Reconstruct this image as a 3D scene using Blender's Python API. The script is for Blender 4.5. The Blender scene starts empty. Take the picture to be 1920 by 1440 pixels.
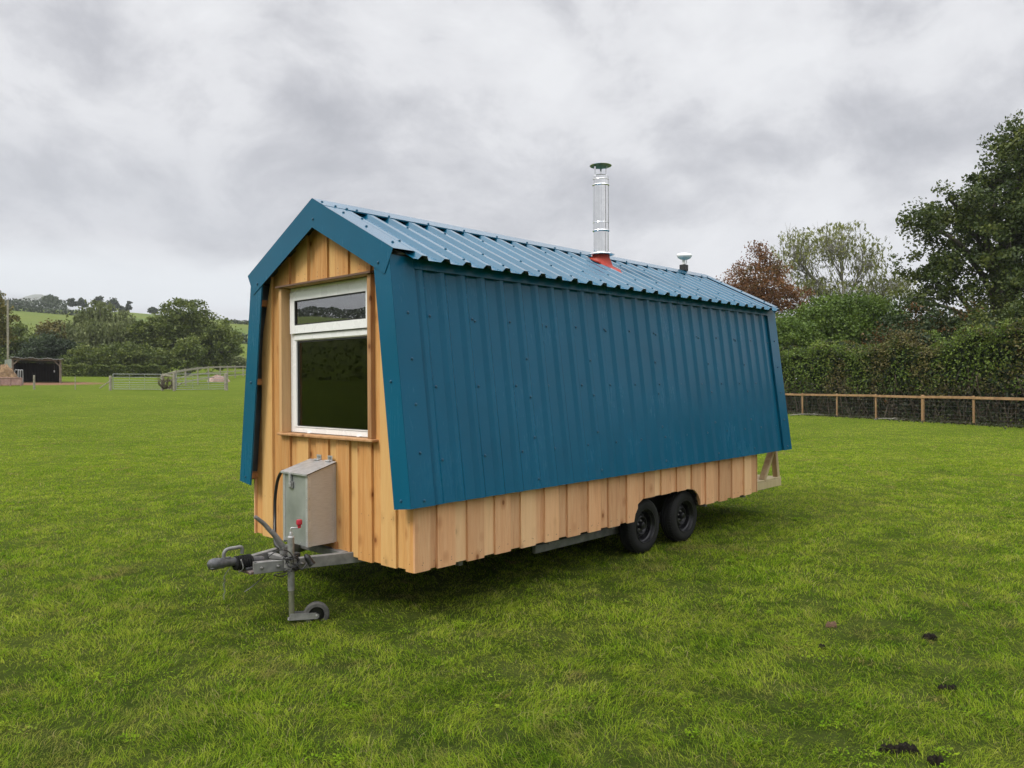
import bpy, math, random
import numpy as np
from mathutils import Vector, Matrix
random.seed(7); rng = np.random.default_rng(11)
R = math.radians
S = bpy.context.scene
COL = S.collection

# ------------------------------------------------------------------ camera frame
CAM = (-3.8569, -5.8146, 1.8537); YAW = 0.75212; PITCH = -0.00208; ROLL = -0.0057; F = 1459.25
FW = (math.cos(YAW), math.sin(YAW)); RT = (math.sin(YAW), -math.cos(YAW))
def CF(lat, dep):                       # metres to the right of / in front of the viewpoint -> world x, y
    return (CAM[0] + FW[0]*dep + RT[0]*lat, CAM[1] + FW[1]*dep + RT[1]*lat)
cam = bpy.data.cameras.new("camera"); camo = bpy.data.objects.new("camera", cam); COL.objects.link(camo)
fwv = Vector((math.cos(PITCH)*FW[0], math.cos(PITCH)*FW[1], math.sin(PITCH)))
rv = Vector((RT[0], RT[1], 0)); uv = rv.cross(fwv)
r2 = rv*math.cos(ROLL) + uv*math.sin(ROLL); u2 = uv*math.cos(ROLL) - rv*math.sin(ROLL)
m = Matrix((r2, u2, -fwv)).transposed().to_4x4(); m.translation = Vector(CAM)
camo.matrix_world = m
cam.sensor_width = 36; cam.lens = 36*F/1920; cam.clip_start = 0.05; cam.clip_end = 20000
S.camera = camo

# ------------------------------------------------------------------ node helpers
def newmat(name):
    mt = bpy.data.materials.new(name); mt.use_nodes = True
    nt = mt.node_tree; nt.nodes.clear()
    out = nt.nodes.new('ShaderNodeOutputMaterial')
    return mt, nt, out
def N(nt, typ, ins=None, **kw):
    n = nt.nodes.new(typ)
    for k, v in kw.items(): setattr(n, k, v)
    for k, v in (ins or {}).items():
        if hasattr(v, 'is_output'): nt.links.new(v, n.inputs[k])
        else: n.inputs[k].default_value = v
    return n
def noise(nt, scale, detail=4, rough=.55, vec=None, dist=0):
    n = N(nt, 'ShaderNodeTexNoise', {'Scale': scale, 'Detail': detail, 'Roughness': rough, 'Distortion': dist})
    if vec is not None: nt.links.new(vec, n.inputs['Vector'])
    return n.outputs['Fac']
def ramp(nt, fac, stops):
    n = nt.nodes.new('ShaderNodeValToRGB'); nt.links.new(fac, n.inputs[0])
    el = n.color_ramp.elements
    while len(el) < len(stops): el.new(0.5)
    for e, (p, c) in zip(el, stops):
        e.position = p; e.color = (*c, 1) if len(c) == 3 else c
    return n.outputs['Color']
def mapr(nt, v, a, b, c=0., d=1.):
    return N(nt, 'ShaderNodeMapRange', {'Value': v, 'From Min': a, 'From Max': b, 'To Min': c, 'To Max': d}).outputs['Result']
def math_(nt, op, a, b=None, c=None):
    n = nt.nodes.new('ShaderNodeMath'); n.operation = op
    for i, v in enumerate((a, b, c)):
        if v is None: continue
        if hasattr(v, 'is_output'): nt.links.new(v, n.inputs[i])
        else: n.inputs[i].default_value = v
    return n.outputs[0]
def mixc(nt, f, a, b, mode='MIX'):
    n = nt.nodes.new('ShaderNodeMix'); n.data_type = 'RGBA'; n.blend_type = mode
    for i, v in ((0, f), (6, a), (7, b)):
        if hasattr(v, 'is_output'): nt.links.new(v, n.inputs[i])
        elif i == 0: n.inputs[0].default_value = v
        else: n.inputs[i].default_value = (*v, 1)
    return n.outputs[2]
def objco(nt, scale=(1, 1, 1), gen='Object'):
    tc = nt.nodes.new('ShaderNodeTexCoord')
    mp = N(nt, 'ShaderNodeMapping', {'Vector': tc.outputs[gen], 'Scale': scale})
    return mp.outputs[0]
def principled(nt, out, color, rough=.5, metal=0., bump=None, bstr=.2, bdist=.01, **kw):
    p = nt.nodes.new('ShaderNodeBsdfPrincipled')
    for k, v in (('Base Color', color), ('Roughness', rough), ('Metallic', metal), *kw.items()):
        if hasattr(v, 'is_output'): nt.links.new(v, p.inputs[k])
        elif k == 'Base Color': p.inputs[k].default_value = (*v, 1)
        else: p.inputs[k].default_value = v
    if bump is not None:
        b = N(nt, 'ShaderNodeBump', {'Height': bump, 'Strength': bstr, 'Distance': bdist})
        nt.links.new(b.outputs[0], p.inputs['Normal'])
    nt.links.new(p.outputs[0], out.inputs['Surface'])
    return p
def simple(name, c1, c2=None, rough=.5, metal=0., scale=6., bstr=.15, bdist=.004, coscale=(1, 1, 1), lo=.35, hi=.65, **kw):
    mt, nt, out = newmat(name)
    co = objco(nt, coscale); f = noise(nt, scale, 6, .6, co)
    c = ramp(nt, f, [(lo, c1), (hi, c2 or c1)])
    rr = mapr(nt, f, .3, .7, rough*.85, min(1, rough*1.15))
    principled(nt, out, c, rr, metal, f, bstr, bdist, **kw)
    return mt

M = {}
M['blue'] = None
def mat_blue(name, coat):
    mt, nt, out = newmat(name)
    co = objco(nt)
    f = noise(nt, 1.3, 5, .6, co); g = noise(nt, 60, 3, .6, co)
    st = noise(nt, 9, 4, .6, objco(nt, (6, 6, .35)))
    c = ramp(nt, f, [(.3, (.002, .080, .146)), (.7, (.003, .098, .178))])
    c = mixc(nt, mapr(nt, st, .58, .8, 0, .13), c, (.03, .13, .19))
    rr = mapr(nt, math_(nt, 'ADD', f, math_(nt, 'MULTIPLY', st, .6)), .5, 1.1, .20, .30)
    h = math_(nt, 'ADD', g, math_(nt, 'MULTIPLY', f, 9.0))
    principled(nt, out, c, rr, 0., h, .05, .003, **{'Specular IOR Level': .2, 'Coat Weight': coat, 'Coat Roughness': .2, 'Coat IOR': 1.5})
    return mt
M['blue'] = mat_blue('blue_painted_steel', .10); M['blue_roof'] = mat_blue('glossy_blue_roof_steel', .62)
M['under'] = simple('sheet_underside_grey', (.12, .12, .115), (.17, .17, .16), .6)
M['screw'] = simple('screw_dark_blue', (.006, .06, .11), (.010, .08, .14), .4)
M['foam'] = simple('foam_filler_black', (.012, .012, .012), (.02, .02, .02), .9)
def mat_wood(name, base, warm, dark, bw=.16, axis='y', seed=0., grain=1.0, rough=.62):
    """sawn boards running along Z; tint changes from board to board"""
    mt, nt, out = newmat(name)
    tc = nt.nodes.new('ShaderNodeTexCoord')
    sep = N(nt, 'ShaderNodeSeparateXYZ', {0: tc.outputs['Object']})
    a = sep.outputs[{'x': 0, 'y': 1, 'z': 2}[axis]]
    at = nt.nodes.new('ShaderNodeAttribute'); at.attribute_name = 'rnd'
    brd = math_(nt, 'ADD', at.outputs['Fac'], seed)
    v = N(nt, 'ShaderNodeCombineXYZ', {0: math_(nt, 'MULTIPLY', sep.outputs[0], 1.0), 1: sep.outputs[1], 2: sep.outputs[2]}).outputs[0]
    off = N(nt, 'ShaderNodeVectorMath', {0: v, 1: N(nt, 'ShaderNodeCombineXYZ', {0: math_(nt, 'MULTIPLY', brd, 17.), 1: math_(nt, 'MULTIPLY', brd, 9.), 2: math_(nt, 'MULTIPLY', brd, 31.)}).outputs[0]}, operation='ADD').outputs[0]
    st = N(nt, 'ShaderNodeMapping', {'Vector': off, 'Scale': (14*grain, 14*grain, .9)}).outputs[0]
    g = noise(nt, 1.6, 6, .6, st, .7)
    st2 = N(nt, 'ShaderNodeMapping', {'Vector': off, 'Scale': (60, 60, 2.5)}).outputs[0]
    g2 = noise(nt, 2.2, 3, .6, st2, .2)
    blotch = noise(nt, 2.3, 3, .5, off, .4)
    t = N(nt, 'ShaderNodeTexWhiteNoise', {'W': brd}, noise_dimensions='1D').outputs['Value']
    c = ramp(nt, g, [(.28, dark), (.46, warm), (.66, base)])
    c = mixc(nt, mapr(nt, g2, .42, .70, 0, .5), c, dark)
    c = mixc(nt, mapr(nt, blotch, .5, .75, 0, .5), c, warm)
    kn = N(nt, 'ShaderNodeTexVoronoi', {'Vector': N(nt, 'ShaderNodeMapping', {'Vector': off, 'Scale': (1.9, 1.9, 1.25)}).outputs[0], 'Scale': 3.0}, feature='F1').outputs['Distance']
    ring = noise(nt, 30, 2, .5, off)
    c = mixc(nt, mapr(nt, kn, .27, .09, 0, .6), c, (dark[0]*.75, dark[1]*.62, dark[2]*.5))
    c = mixc(nt, mapr(nt, kn, .105, .06, 0, .85), c, (dark[0]*.38, dark[1]*.27, dark[2]*.2))
    gain = mapr(nt, t, 0, 1, .78, 1.17)
    c = mixc(nt, 1., c, N(nt, 'ShaderNodeCombineColor', {0: gain, 1: gain, 2: gain}).outputs[0], 'MULTIPLY')
    c = mixc(nt, mapr(nt, t, .72, .86, 0, .55), c, (base[0]*1.0, base[1]*1.12, base[2]*1.12))
    h = math_(nt, 'ADD', g, math_(nt, 'MULTIPLY', g2, .5))
    principled(nt, out, c, mapr(nt, g, .3, .7, rough*.92, rough*1.1), 0, h, .5, .004, **{'Specular IOR Level': .3})
    return mt
M['wood_front'] = mat_wood('larch_cladding_front', (.63, .370, .148), (.61, .305, .100), (.43, .185, .058), seed=3.1)
M['wood_side'] = mat_wood('larch_side_cool_light', (.72, .440, .240), (.69, .375, .190), (.54, .27, .13), seed=7.7)  # same larch as the front; pinker tone of cooler light put into the colour
M['wood_trim'] = mat_wood('planed_window_trim', (.56, .34, .17), (.50, .27, .12), (.36, .18, .08), seed=1.2)
M['wood_purlin'] = mat_wood('purlin_timber', (.50, .24, .09), (.44, .2, .07), (.3, .12, .04), seed=5.)
M['wood_deck'] = mat_wood('deck_timber', (.50, .40, .24), (.44, .33, .18), (.30, .2, .10), seed=9.)
M['wood_dark'] = simple('dark_drip_batten', (.10, .055, .035), (.16, .09, .055), .7, coscale=(1, .2, 4))
M['upvc'] = simple('white_window_plastic', (.82, .82, .82), (.82, .82, .82), .28, scale=3, bstr=.0)
M['gasket'] = simple('black_rubber_gasket', (.012, .012, .012), (.02, .02, .02), .6)
def mat_glass(name, ior):
    mt, nt, out = newmat(name)
    fr = N(nt, 'ShaderNodeFresnel', {'IOR': ior})
    gl = N(nt, 'ShaderNodeBsdfGlossy', {'Color': (1, 1, 1, 1), 'Roughness': .004})
    tr = N(nt, 'ShaderNodeBsdfTransparent', {'Color': (.80, .84, .80, 1)})
    nz = noise(nt, 1.1, 2, .5, objco(nt))
    b = N(nt, 'ShaderNodeBump', {'Height': nz, 'Strength': .10, 'Distance': .01})
    nt.links.new(b.outputs[0], gl.inputs['Normal'])
    mx = N(nt, 'ShaderNodeMixShader', {0: fr.outputs[0], 1: tr.outputs[0], 2: gl.outputs[0]})
    nt.links.new(mx.outputs[0], out.inputs['Surface'])
    return mt
M['glass'] = mat_glass('window_glass', 1.5); M['glass_coated'] = mat_glass('coated_window_glass', 3.2)
M['interior'] = simple('dim_room_lining', (.045, .042, .036), (.075, .068, .055), .8, scale=2)  # the unlit room's darkness is put into this lining colour
M['steel'] = simple('mirror_flue_steel', (.72, .72, .72), (.80, .80, .79), .13, 1., scale=9, bstr=.04)
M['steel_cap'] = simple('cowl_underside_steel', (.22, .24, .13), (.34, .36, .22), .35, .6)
M['galv'] = simple('weathered_galvanised', (.20, .20, .195), (.34, .335, .325), .5, .55, scale=14, bstr=.25)
M['galv_dark'] = simple('dirty_galvanised_frame', (.15, .15, .148), (.26, .257, .245), .6, .3, scale=11, bstr=.3)
M['galv_bright'] = simple('bright_galvanised', (.38, .385, .385), (.52, .52, .52), .4, .5, scale=22, bstr=.12)
M['aluminium'] = simple('brushed_aluminium_side', (.47, .455, .44), (.56, .545, .53), .5, .45, scale=18, coscale=(1, 1, 9), bstr=.1)
M['box_front'] = simple('filmed_metal_front', (.28, .30, .285), (.41, .43, .41), .4, .45, scale=3.5, bstr=.12)
M['alu_angle'] = simple('aluminium_angle_trim', (.50, .50, .50), (.60, .60, .60), .45, .6, scale=8)
M['rubber'] = simple('tyre_rubber', (.009, .009, .009), (.017, .017, .017), .7, scale=22, bstr=.3, **{'Specular IOR Level': .25})
M['rubber_grey'] = simple('dusty_grey_rubber', (.055, .054, .05), (.10, .098, .09), .85, scale=25, bstr=.3)
M['rim'] = simple('black_steel_rim', (.006, .006, .007), (.010, .010, .011), .3, 0., scale=20, **{'Specular IOR Level': .35})
M['castiron'] = simple('worn_coupling_iron', (.07, .072, .075), (.15, .152, .155), .5, .5, scale=30, bstr=.4)
M['rust'] = simple('rusty_plate', (.10, .055, .04), (.19, .16, .15), .75, .1, scale=12, bstr=.4)
M['black'] = simple('black_plastic', (.012, .012, .012), (.022, .022, .022), .45)
M['red'] = simple('red_plastic_knob', (.36, .012, .03), (.45, .02, .045), .4)
M['silicone'] = simple('red_silicone_boot', (.36, .022, .009), (.46, .040, .015), .55, scale=14)
M['white'] = simple('white_plastic', (.78, .78, .78), (.82, .82, .82), .35)
M['clear'] = simple('clear_sealant', (.5, .48, .48), (.62, .6, .6), .3)
M['lead_flash'] = simple('old_green_tube', (.13, .135, .085), (.19, .19, .13), .6, .3, scale=20, bstr=.3)

# ------------------------------------------------------------------ mesh builder
class MB:
    def __init__(s): s.v = []; s.f = []; s.mi = []; s.sm = []; s.mats = []; s.r = []; s.rv = 0.; s.T = None
    def mat(s, m):
        if m not in s.mats: s.mats.append(m)
        return s.mats.index(m)
    def add(s, vs, fs, m, smooth=False):
        b = len(s.v); k = s.mat(m)
        for p in vs:
            p = Vector(p)
            if s.T is not None: p = s.T @ p
            s.v.append(tuple(p))
        for f in fs: s.f.append([b+i for i in f]); s.mi.append(k); s.sm.append(smooth); s.r.append(s.rv)
    def hexa(s, c, m):      # 8 corners: bottom 4 then top 4
        s.add(c, [(3, 2, 1, 0), (4, 5, 6, 7), (0, 1, 5, 4), (1, 2, 6, 5), (2, 3, 7, 6), (3, 0, 4, 7)], m)
    def box(s, x0, x1, y0, y1, z0, z1, m):
        s.hexa([(x0, y0, z0), (x1, y0, z0), (x1, y1, z0), (x0, y1, z0), (x0, y0, z1), (x1, y0, z1), (x1, y1, z1), (x0, y1, z1)], m)
    def bbox(s, x0, x1, y0, y1, z0, z1, m, b=.004):   # box with chamfered edges
        xs, ys, zs = (x0, x1), (y0, y1), (z0, z1); b = min(b, (x1-x0)*.45, (y1-y0)*.45, (z1-z0)*.45)
        vs = []; idx = {}
        for i in (0, 1):
            for j in (0, 1):
                for k in (0, 1):
                    sx, sy, sz = (1, -1)[i], (1, -1)[j], (1, -1)[k]
                    for ax in range(3):
                        p = [xs[i]+sx*b, ys[j]+sy*b, zs[k]+sz*b]
                        p[ax] = (xs[i], ys[j], zs[k])[ax]
                        idx[(i, j, k, ax)] = len(vs); vs.append(p)
        I = idx; fs = []
        for q in (0, 1):
            fs.append([I[(q, 0, 0, 0)], I[(q, 1, 0, 0)], I[(q, 1, 1, 0)], I[(q, 0, 1, 0)]])
            fs.append([I[(0, q, 0, 1)], I[(1, q, 0, 1)], I[(1, q, 1, 1)], I[(0, q, 1, 1)]])
            fs.append([I[(0, 0, q, 2)], I[(1, 0, q, 2)], I[(1, 1, q, 2)], I[(0, 1, q, 2)]])
            for r in (0, 1):
                fs.append([I[(q, r, 0, 0)], I[(q, r, 1, 0)], I[(q, r, 1, 1)], I[(q, r, 0, 1)]])
                fs.append([I[(q, 0, r, 0)], I[(q, 1, r, 0)], I[(q, 1, r, 2)], I[(q, 0, r, 2)]])
                fs.append([I[(0, q, r, 1)], I[(1, q, r, 1)], I[(1, q, r, 2)], I[(0, q, r, 2)]])
                for t in (0, 1): fs.append([I[(q, r, t, 0)], I[(q, r, t, 1)], I[(q, r, t, 2)]])
        s.add(vs, fs, m)
    def bar(s, a, b, w, h, m, up=(0, 0, 1), ch=True):
        a, b = Vector(a), Vector(b); d = (b-a).normalized(); up = Vector(up)
        if abs(d.dot(up)) > .98: up = Vector((1, 0, 0))
        x = d.cross(up).normalized(); y = x.cross(d).normalized()
        q = min(w, h)*.07 if ch else 0
        prof = [(-w/2+q, -h/2), (w/2-q, -h/2), (w/2, -h/2+q), (w/2, h/2-q), (w/2-q, h/2), (-w/2+q, h/2), (-w/2, h/2-q), (-w/2, -h/2+q)] if ch else [(-w/2, -h/2), (w/2, -h/2), (w/2, h/2), (-w/2, h/2)]
        n = len(prof)
        vs = [tuple(a+x*p+y*r) for p, r in prof] + [tuple(b+x*p+y*r) for p, r in prof]
        s.add(vs, [(i, (i+1) % n, n+(i+1) % n, n+i) for i in range(n)] + [tuple(range(n))[::-1], tuple(range(n, 2*n))], m)
    def prism(s, pts, vec, m):
        n = len(pts); vec = Vector(vec)
        vs = [tuple(Vector(p)) for p in pts] + [tuple(Vector(p)+vec) for p in pts]
        s.add(vs, [(i, (i+1) % n, n+(i+1) % n, n+i) for i in range(n)] + [tuple(range(n))[::-1], tuple(range(n, 2*n))], m)
    def plate(s, a, b, c, d, t, m, m2=None):     # quad with thickness t away from its normal
        a, b, c, d = map(Vector, (a, b, c, d)); n = (b-a).cross(d-a).normalized()*t
        lo = [tuple(p-n) for p in (a, b, c, d)]; hi = [tuple(p) for p in (a, b, c, d)]
        s.add(hi, [(0, 1, 2, 3)], m)
        s.add(lo, [(3, 2, 1, 0)], m2 or m)
        s.add(lo+hi, [(0, 1, 5, 4), (1, 2, 6, 5), (2, 3, 7, 6), (3, 0, 4, 7)], m)
    def lathe(s, base, axis, prof, m, seg=24, smooth=True):
        base = Vector(base); ax = Vector(axis).normalized()
        t = Vector((1, 0, 0)) if abs(ax.x) < .9 else Vector((0, 1, 0))
        x = ax.cross(t).normalized(); y = ax.cross(x)
        if smooth and len(prof) > 2:          # keep creases sharp: split the profile where it turns
            runs = [[prof[0], prof[1]]]
            for p, q, w in zip(prof, prof[1:], prof[2:]):
                a = math.atan2(q[1]-p[1], q[0]-p[0]); b2 = math.atan2(w[1]-q[1], w[0]-q[0])
                t = abs((b2-a+math.pi) % (2*math.pi)-math.pi)
                l1 = math.hypot(q[0]-p[0], q[1]-p[1]); l2 = math.hypot(w[0]-q[0], w[1]-q[1])
                if t > .6 or (t > .05 and max(l1, l2) > 4*min(l1, l2)): runs.append([q, w])
                else: runs[-1].append(w)
            if len(runs) > 1:
                for rn in runs: s.lathe(base, ax, rn if len(rn) > 2 else [rn[0], rn[1]], m, seg, True)
                return
        vs = []; fs = []
        for (r, h) in prof:
            for i in range(seg):
                a = 2*math.pi*i/seg; vs.append(tuple(base+ax*h+x*(r*math.cos(a))+y*(r*math.sin(a))))
        for j in range(len(prof)-1):
            for i in range(seg):
                fs.append((j*seg+i, j*seg+(i+1) % seg, (j+1)*seg+(i+1) % seg, (j+1)*seg+i))
        s.add(vs, fs, m, smooth)
    def cyl(s, a, b, r, m, seg=16, r2=None):
        a, b = Vector(a), Vector(b); L = (b-a).length; r2 = r if r2 is None else r2; e = min(.0015, r*.2)
        s.lathe(a, b-a, [(.0001, 0), (r-e, 0)], m, seg, False)
        s.lathe(a, b-a, [(r-e, 0), (r, e), (r2, L-e), (r2-e, L)], m, seg)
        s.lathe(a, b-a, [(r2-e, L), (.0001, L)], m, seg, False)
    def tube(s, pts, r, m, seg=8, sub=5, closed=False):
        P = [Vector(p) for p in pts]
        if sub > 1 and len(P) > 2:
            Q = []
            for i in range(len(P)-1):
                p0, p1, p2, p3 = P[max(i-1, 0)], P[i], P[i+1], P[min(i+2, len(P)-1)]
                for k in range(sub):
                    t = k/sub
                    Q.append(.5*((2*p1)+(-p0+p2)*t+(2*p0-5*p1+4*p2-p3)*t*t+(-p0+3*p1-3*p2+p3)*t**3))
            Q.append(P[-1]); P = Q
        rs = r if isinstance(r, (list, tuple)) else None
        vs = []; n = len(P); x = None
        for i, p in enumerate(P):
            d = (P[min(i+1, n-1)]-P[max(i-1, 0)]).normalized()
            if x is None:
                t = Vector((0, 0, 1)) if abs(d.z) < .9 else Vector((1, 0, 0)); x = d.cross(t).normalized()
            else: x = (x-d*x.dot(d)).normalized()
            y = d.cross(x); rr = r if rs is None else rs[0]+(rs[1]-rs[0])*i/(n-1)
            for k in range(seg):
                a = 2*math.pi*k/seg; vs.append(tuple(p+x*(rr*math.cos(a))+y*(rr*math.sin(a))))
        fs = [(i*seg+k, i*seg+(k+1) % seg, (i+1)*seg+(k+1) % seg, (i+1)*seg+k) for i in range(n-1) for k in range(seg)]
        fs += [tuple(range(seg))[::-1], tuple((n-1)*seg+k for k in range(seg))]
        s.add(vs, fs, m, True)
    def screw(s, p, n, m=None, r=.009):
        s.lathe(p, n, [(r*1.5, -.001), (r*1.5, .002), (r, .003), (r, .008), (r*.6, .0105), (.0005, .011)], m or M['screw'], 8)
    def build(s, name, parent=None, **tags):
        me = bpy.data.meshes.new(name); me.from_pydata(s.v, [], s.f)
        for mt in s.mats: me.materials.append(mt)
        me.polygons.foreach_set('material_index', s.mi); me.polygons.foreach_set('use_smooth', s.sm)
        at = me.attributes.new('rnd', 'FLOAT', 'FACE'); at.data.foreach_set('value', s.r)
        me.update()
        o = bpy.data.objects.new(name, me); COL.objects.link(o)
        if parent is not None:
            o.parent = parent
            o.matrix_parent_inverse = PW(parent).inverted()
        for k, v in tags.items(): o[k] = v
        return o
def PW(o):
    mw = o.matrix_basis.copy()
    if o.parent: mw = PW(o.parent) @ o.matrix_parent_inverse @ mw
    return mw
def empty(name, loc, label, category, group=None):
    o = bpy.data.objects.new(name, None); o.location = loc; o.empty_display_size = .2; COL.objects.link(o)
    o['label'] = label; o['category'] = category
    if group: o['group'] = group
    return o
def tag(o, label=None, category=None, group=None, kind=None):
    for k, v in (('label', label), ('category', category), ('group', group), ('kind', kind)):
        if v: o[k] = v
    return o

# ------------------------------------------------------------------ terrain
RN = [0, 16, 30, 62, 88, 112, 134, 180, 240, 330, 500, 620, 900, 9000]
HN = [0, 0, .30, 1.39, 2.07, 2.88, 3.6, 7.0, 13.5, 24, 1e9, 1e9, 1e9, 1e9]
def terrain(x, y):
    x = np.asarray(x, float); y = np.asarray(y, float)
    dx, dy = x-CAM[0], y-CAM[1]
    lat = dx*RT[0]+dy*RT[1]; dep = dx*FW[0]+dy*FW[1]
    r = np.hypot(lat, dep); th = np.degrees(np.arctan2(lat, dep))
    L = np.interp(th, [-180, -150, -10, 10, 120, 180], [1, 1, 1, 0, 0, 1])
    L = L*L*(3-2*L)
    ridge = np.interp(th, [-180, -60, -33, -26, -18.7, -12, 10, 120, 180], [42, 44, 44, 43.5, 39.5, 34, 22, 22, 42])
    H = np.interp(r, RN[:10]+[500, 620, 900, 9000], HN[:10]+[0, 0, 0, 0])
    t = np.clip((r-330)/(500-330), 0, 1)
    H = np.where(r > 330, 24+(ridge-24)*(t*(1.25-.25*t)), H)
    t2 = np.clip((r-500)/500, 0, 1)
    H = np.where(r > 500, ridge-18*t2*t2*(3-2*t2), H)
    z = H*L
    def und(a, b, k, amp): return amp*np.sin(x*a+k)*np.cos(y*b+1.7*k)
    near = np.clip((r-2)/6, 0, 1)
    z = z + near*(und(.55, .47, 1., .012)+und(.21, .27, 2.3, .03))*np.exp(-(((x-2.5)/7)**2+(y/4)**2)*.0) * np.clip(1-np.exp(-((x-3.2)**2+y**2)/18), 0, 1)
    z = z - .055*np.exp(-((x+.45)**2+(y+.3)**2)/.9)
    return z
def hz(x, y): return float(terrain(x, y))
def G(lat, dep):
    x, y = CF(lat, dep); return (x, y, hz(x, y))
def U(u, dep):                      # bearing of a column of the view, at a distance -> lateral metres
    return (u-960)/F*dep

GCOL = [(.0, (.022, .045, .007)), (.35, (.045, .085, .010)), (.58, (.085, .130, .016)), (.85, (.135, .165, .026))]
def grass_color(nt, co, fine=True):
    n1 = noise(nt, .35, 4, .6, co, .3); n2 = noise(nt, 2.4, 5, .6, co, .4); n3 = noise(nt, 11, 3, .6, co)
    f = math_(nt, 'ADD', math_(nt, 'MULTIPLY', n1, .30), math_(nt, 'ADD', math_(nt, 'MULTIPLY', n2, .38), math_(nt, 'MULTIPLY', n3, .32)))
    return f, n1, n2, n3
def mat_ground():
    mt, nt, out = newmat('pasture_ground')
    geo = nt.nodes.new('ShaderNodeNewGeometry')
    pos = geo.outputs['Position']
    f, n1, n2, n3 = grass_color(nt, pos)
    c = ramp(nt, f, [(.32, (.054, .086, .008)), (.47, (.086, .122, .013)), (.60, (.118, .150, .020)), (.75, (.150, .170, .031))])
    brown = noise(nt, 1.7, 5, .65, N(nt, 'ShaderNodeMapping', {'Vector': pos, 'Location': (31, 7, 0)}).outputs[0], .8)
    c = mixc(nt, mapr(nt, brown, .60, .74, 0, .75), c, (.115, .085, .035))
    # near the viewpoint the sheet is thatch and soil between real blades
    d = N(nt, 'ShaderNodeVectorMath', {0: pos, 1: CAM}, operation='DISTANCE').outputs['Value']
    near = mapr(nt, d, 5, 20, 1, 0)
    soil = ramp(nt, n2, [(.35, (.014, .026, .005)), (.65, (.045, .056, .016))])
    c = mixc(nt, math_(nt, 'MULTIPLY', near, .78), c, soil)
    # trampled earth yard by the field shelter
    sx, sy = CF(U(62, 72), 72)
    dd = N(nt, 'ShaderNodeVectorMath', {0: pos, 1: (sx, sy, 2.0)}, operation='DISTANCE').outputs['Value']
    dn = math_(nt, 'ADD', dd, math_(nt, 'MULTIPLY', math_(nt, 'SUBTRACT', noise(nt, .8, 5, .7, pos), .5), 5.))
    earth = ramp(nt, noise(nt, 3., 5, .7, pos), [(.35, (.12, .060, .040)), (.6, (.24, .13, .09)), (.72, (.10, .12, .03))])
    c = mixc(nt, mapr(nt, dn, 6.6, 4.6, 0, .92), c, earth)
    # hill pastures in strips
    far = mapr(nt, d, 150, 260, 0, 1)
    fld = noise(nt, .012, 2, .4, pos)
    fc = ramp(nt, fld, [(.38, (.085, .125, .030)), (.52, (.125, .150, .034)), (.66, (.095, .135, .040))])
    fc = mixc(nt, .35, fc, ramp(nt, noise(nt, .15, 5, .7, pos), [(.3, (.05, .09, .02)), (.7, (.15, .17, .05))]))
    c = mixc(nt, far, c, fc)
    hgt = math_(nt, 'ADD', noise(nt, 9, 6, .7, pos), math_(nt, 'MULTIPLY', noise(nt, 60, 4, .7, pos), .5))
    principled(nt, out, c, .9, 0, hgt, .9, .06, **{'Specular IOR Level': .02})
    return mt
def mat_grass():
    mt, nt, out = newmat('grass_blades')
    geo = nt.nodes.new('ShaderNodeNewGeometry'); pos = geo.outputs['Position']
    f, n1, n2, n3 = grass_color(nt, pos)
    at = nt.nodes.new('ShaderNodeAttribute'); at.attribute_name = 'rnd'; r = at.outputs['Fac']
    f = math_(nt, 'ADD', f, math_(nt, 'MULTIPLY', math_(nt, 'SUBTRACT', r, .5), .22))
    c = ramp(nt, f, [(.30, (.056, .135, .006)), (.42, (.155, .264, .012)), (.53, (.270, .358, .024)), (.68, (.415, .440, .066))])
    brown = noise(nt, 1.7, 5, .65, N(nt, 'ShaderNodeMapping', {'Vector': pos, 'Location': (31, 7, 0)}).outputs[0], .8)
    c = mixc(nt, mapr(nt, math_(nt, 'ADD', brown, math_(nt, 'MULTIPLY', r, .10)), .60, .75, 0, .65), c, (.30, .235, .09))
    spot = noise(nt, 5.5, 3, .6, N(nt, 'ShaderNodeMapping', {'Vector': pos, 'Location': (3, 17, 0)}).outputs[0], .6)
    c = mixc(nt, mapr(nt, math_(nt, 'ADD', spot, math_(nt, 'MULTIPLY', r, .12)), .70, .78, 0, .75), c, (.30, .20, .09))
    dead = math_(nt, 'GREATER_THAN', r, .955)
    c = mixc(nt, math_(nt, 'MULTIPLY', dead, .85), c, (.36, .31, .15))
    p = nt.nodes.new('ShaderNodeBsdfPrincipled')
    nt.links.new(c, p.inputs['Base Color']); p.inputs['Roughness'].default_value = .8; p.inputs['Specular IOR Level'].default_value = .06
    tr = N(nt, 'ShaderNodeBsdfTranslucent', {'Color': c})
    mx = N(nt, 'ShaderNodeMixShader', {0: .42, 1: p.outputs[0], 2: tr.outputs[0]})
    nt.links.new(mx.outputs[0], out.inputs['Surface'])
    return mt
M['ground'] = mat_ground(); M['grass'] = mat_grass()

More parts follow.
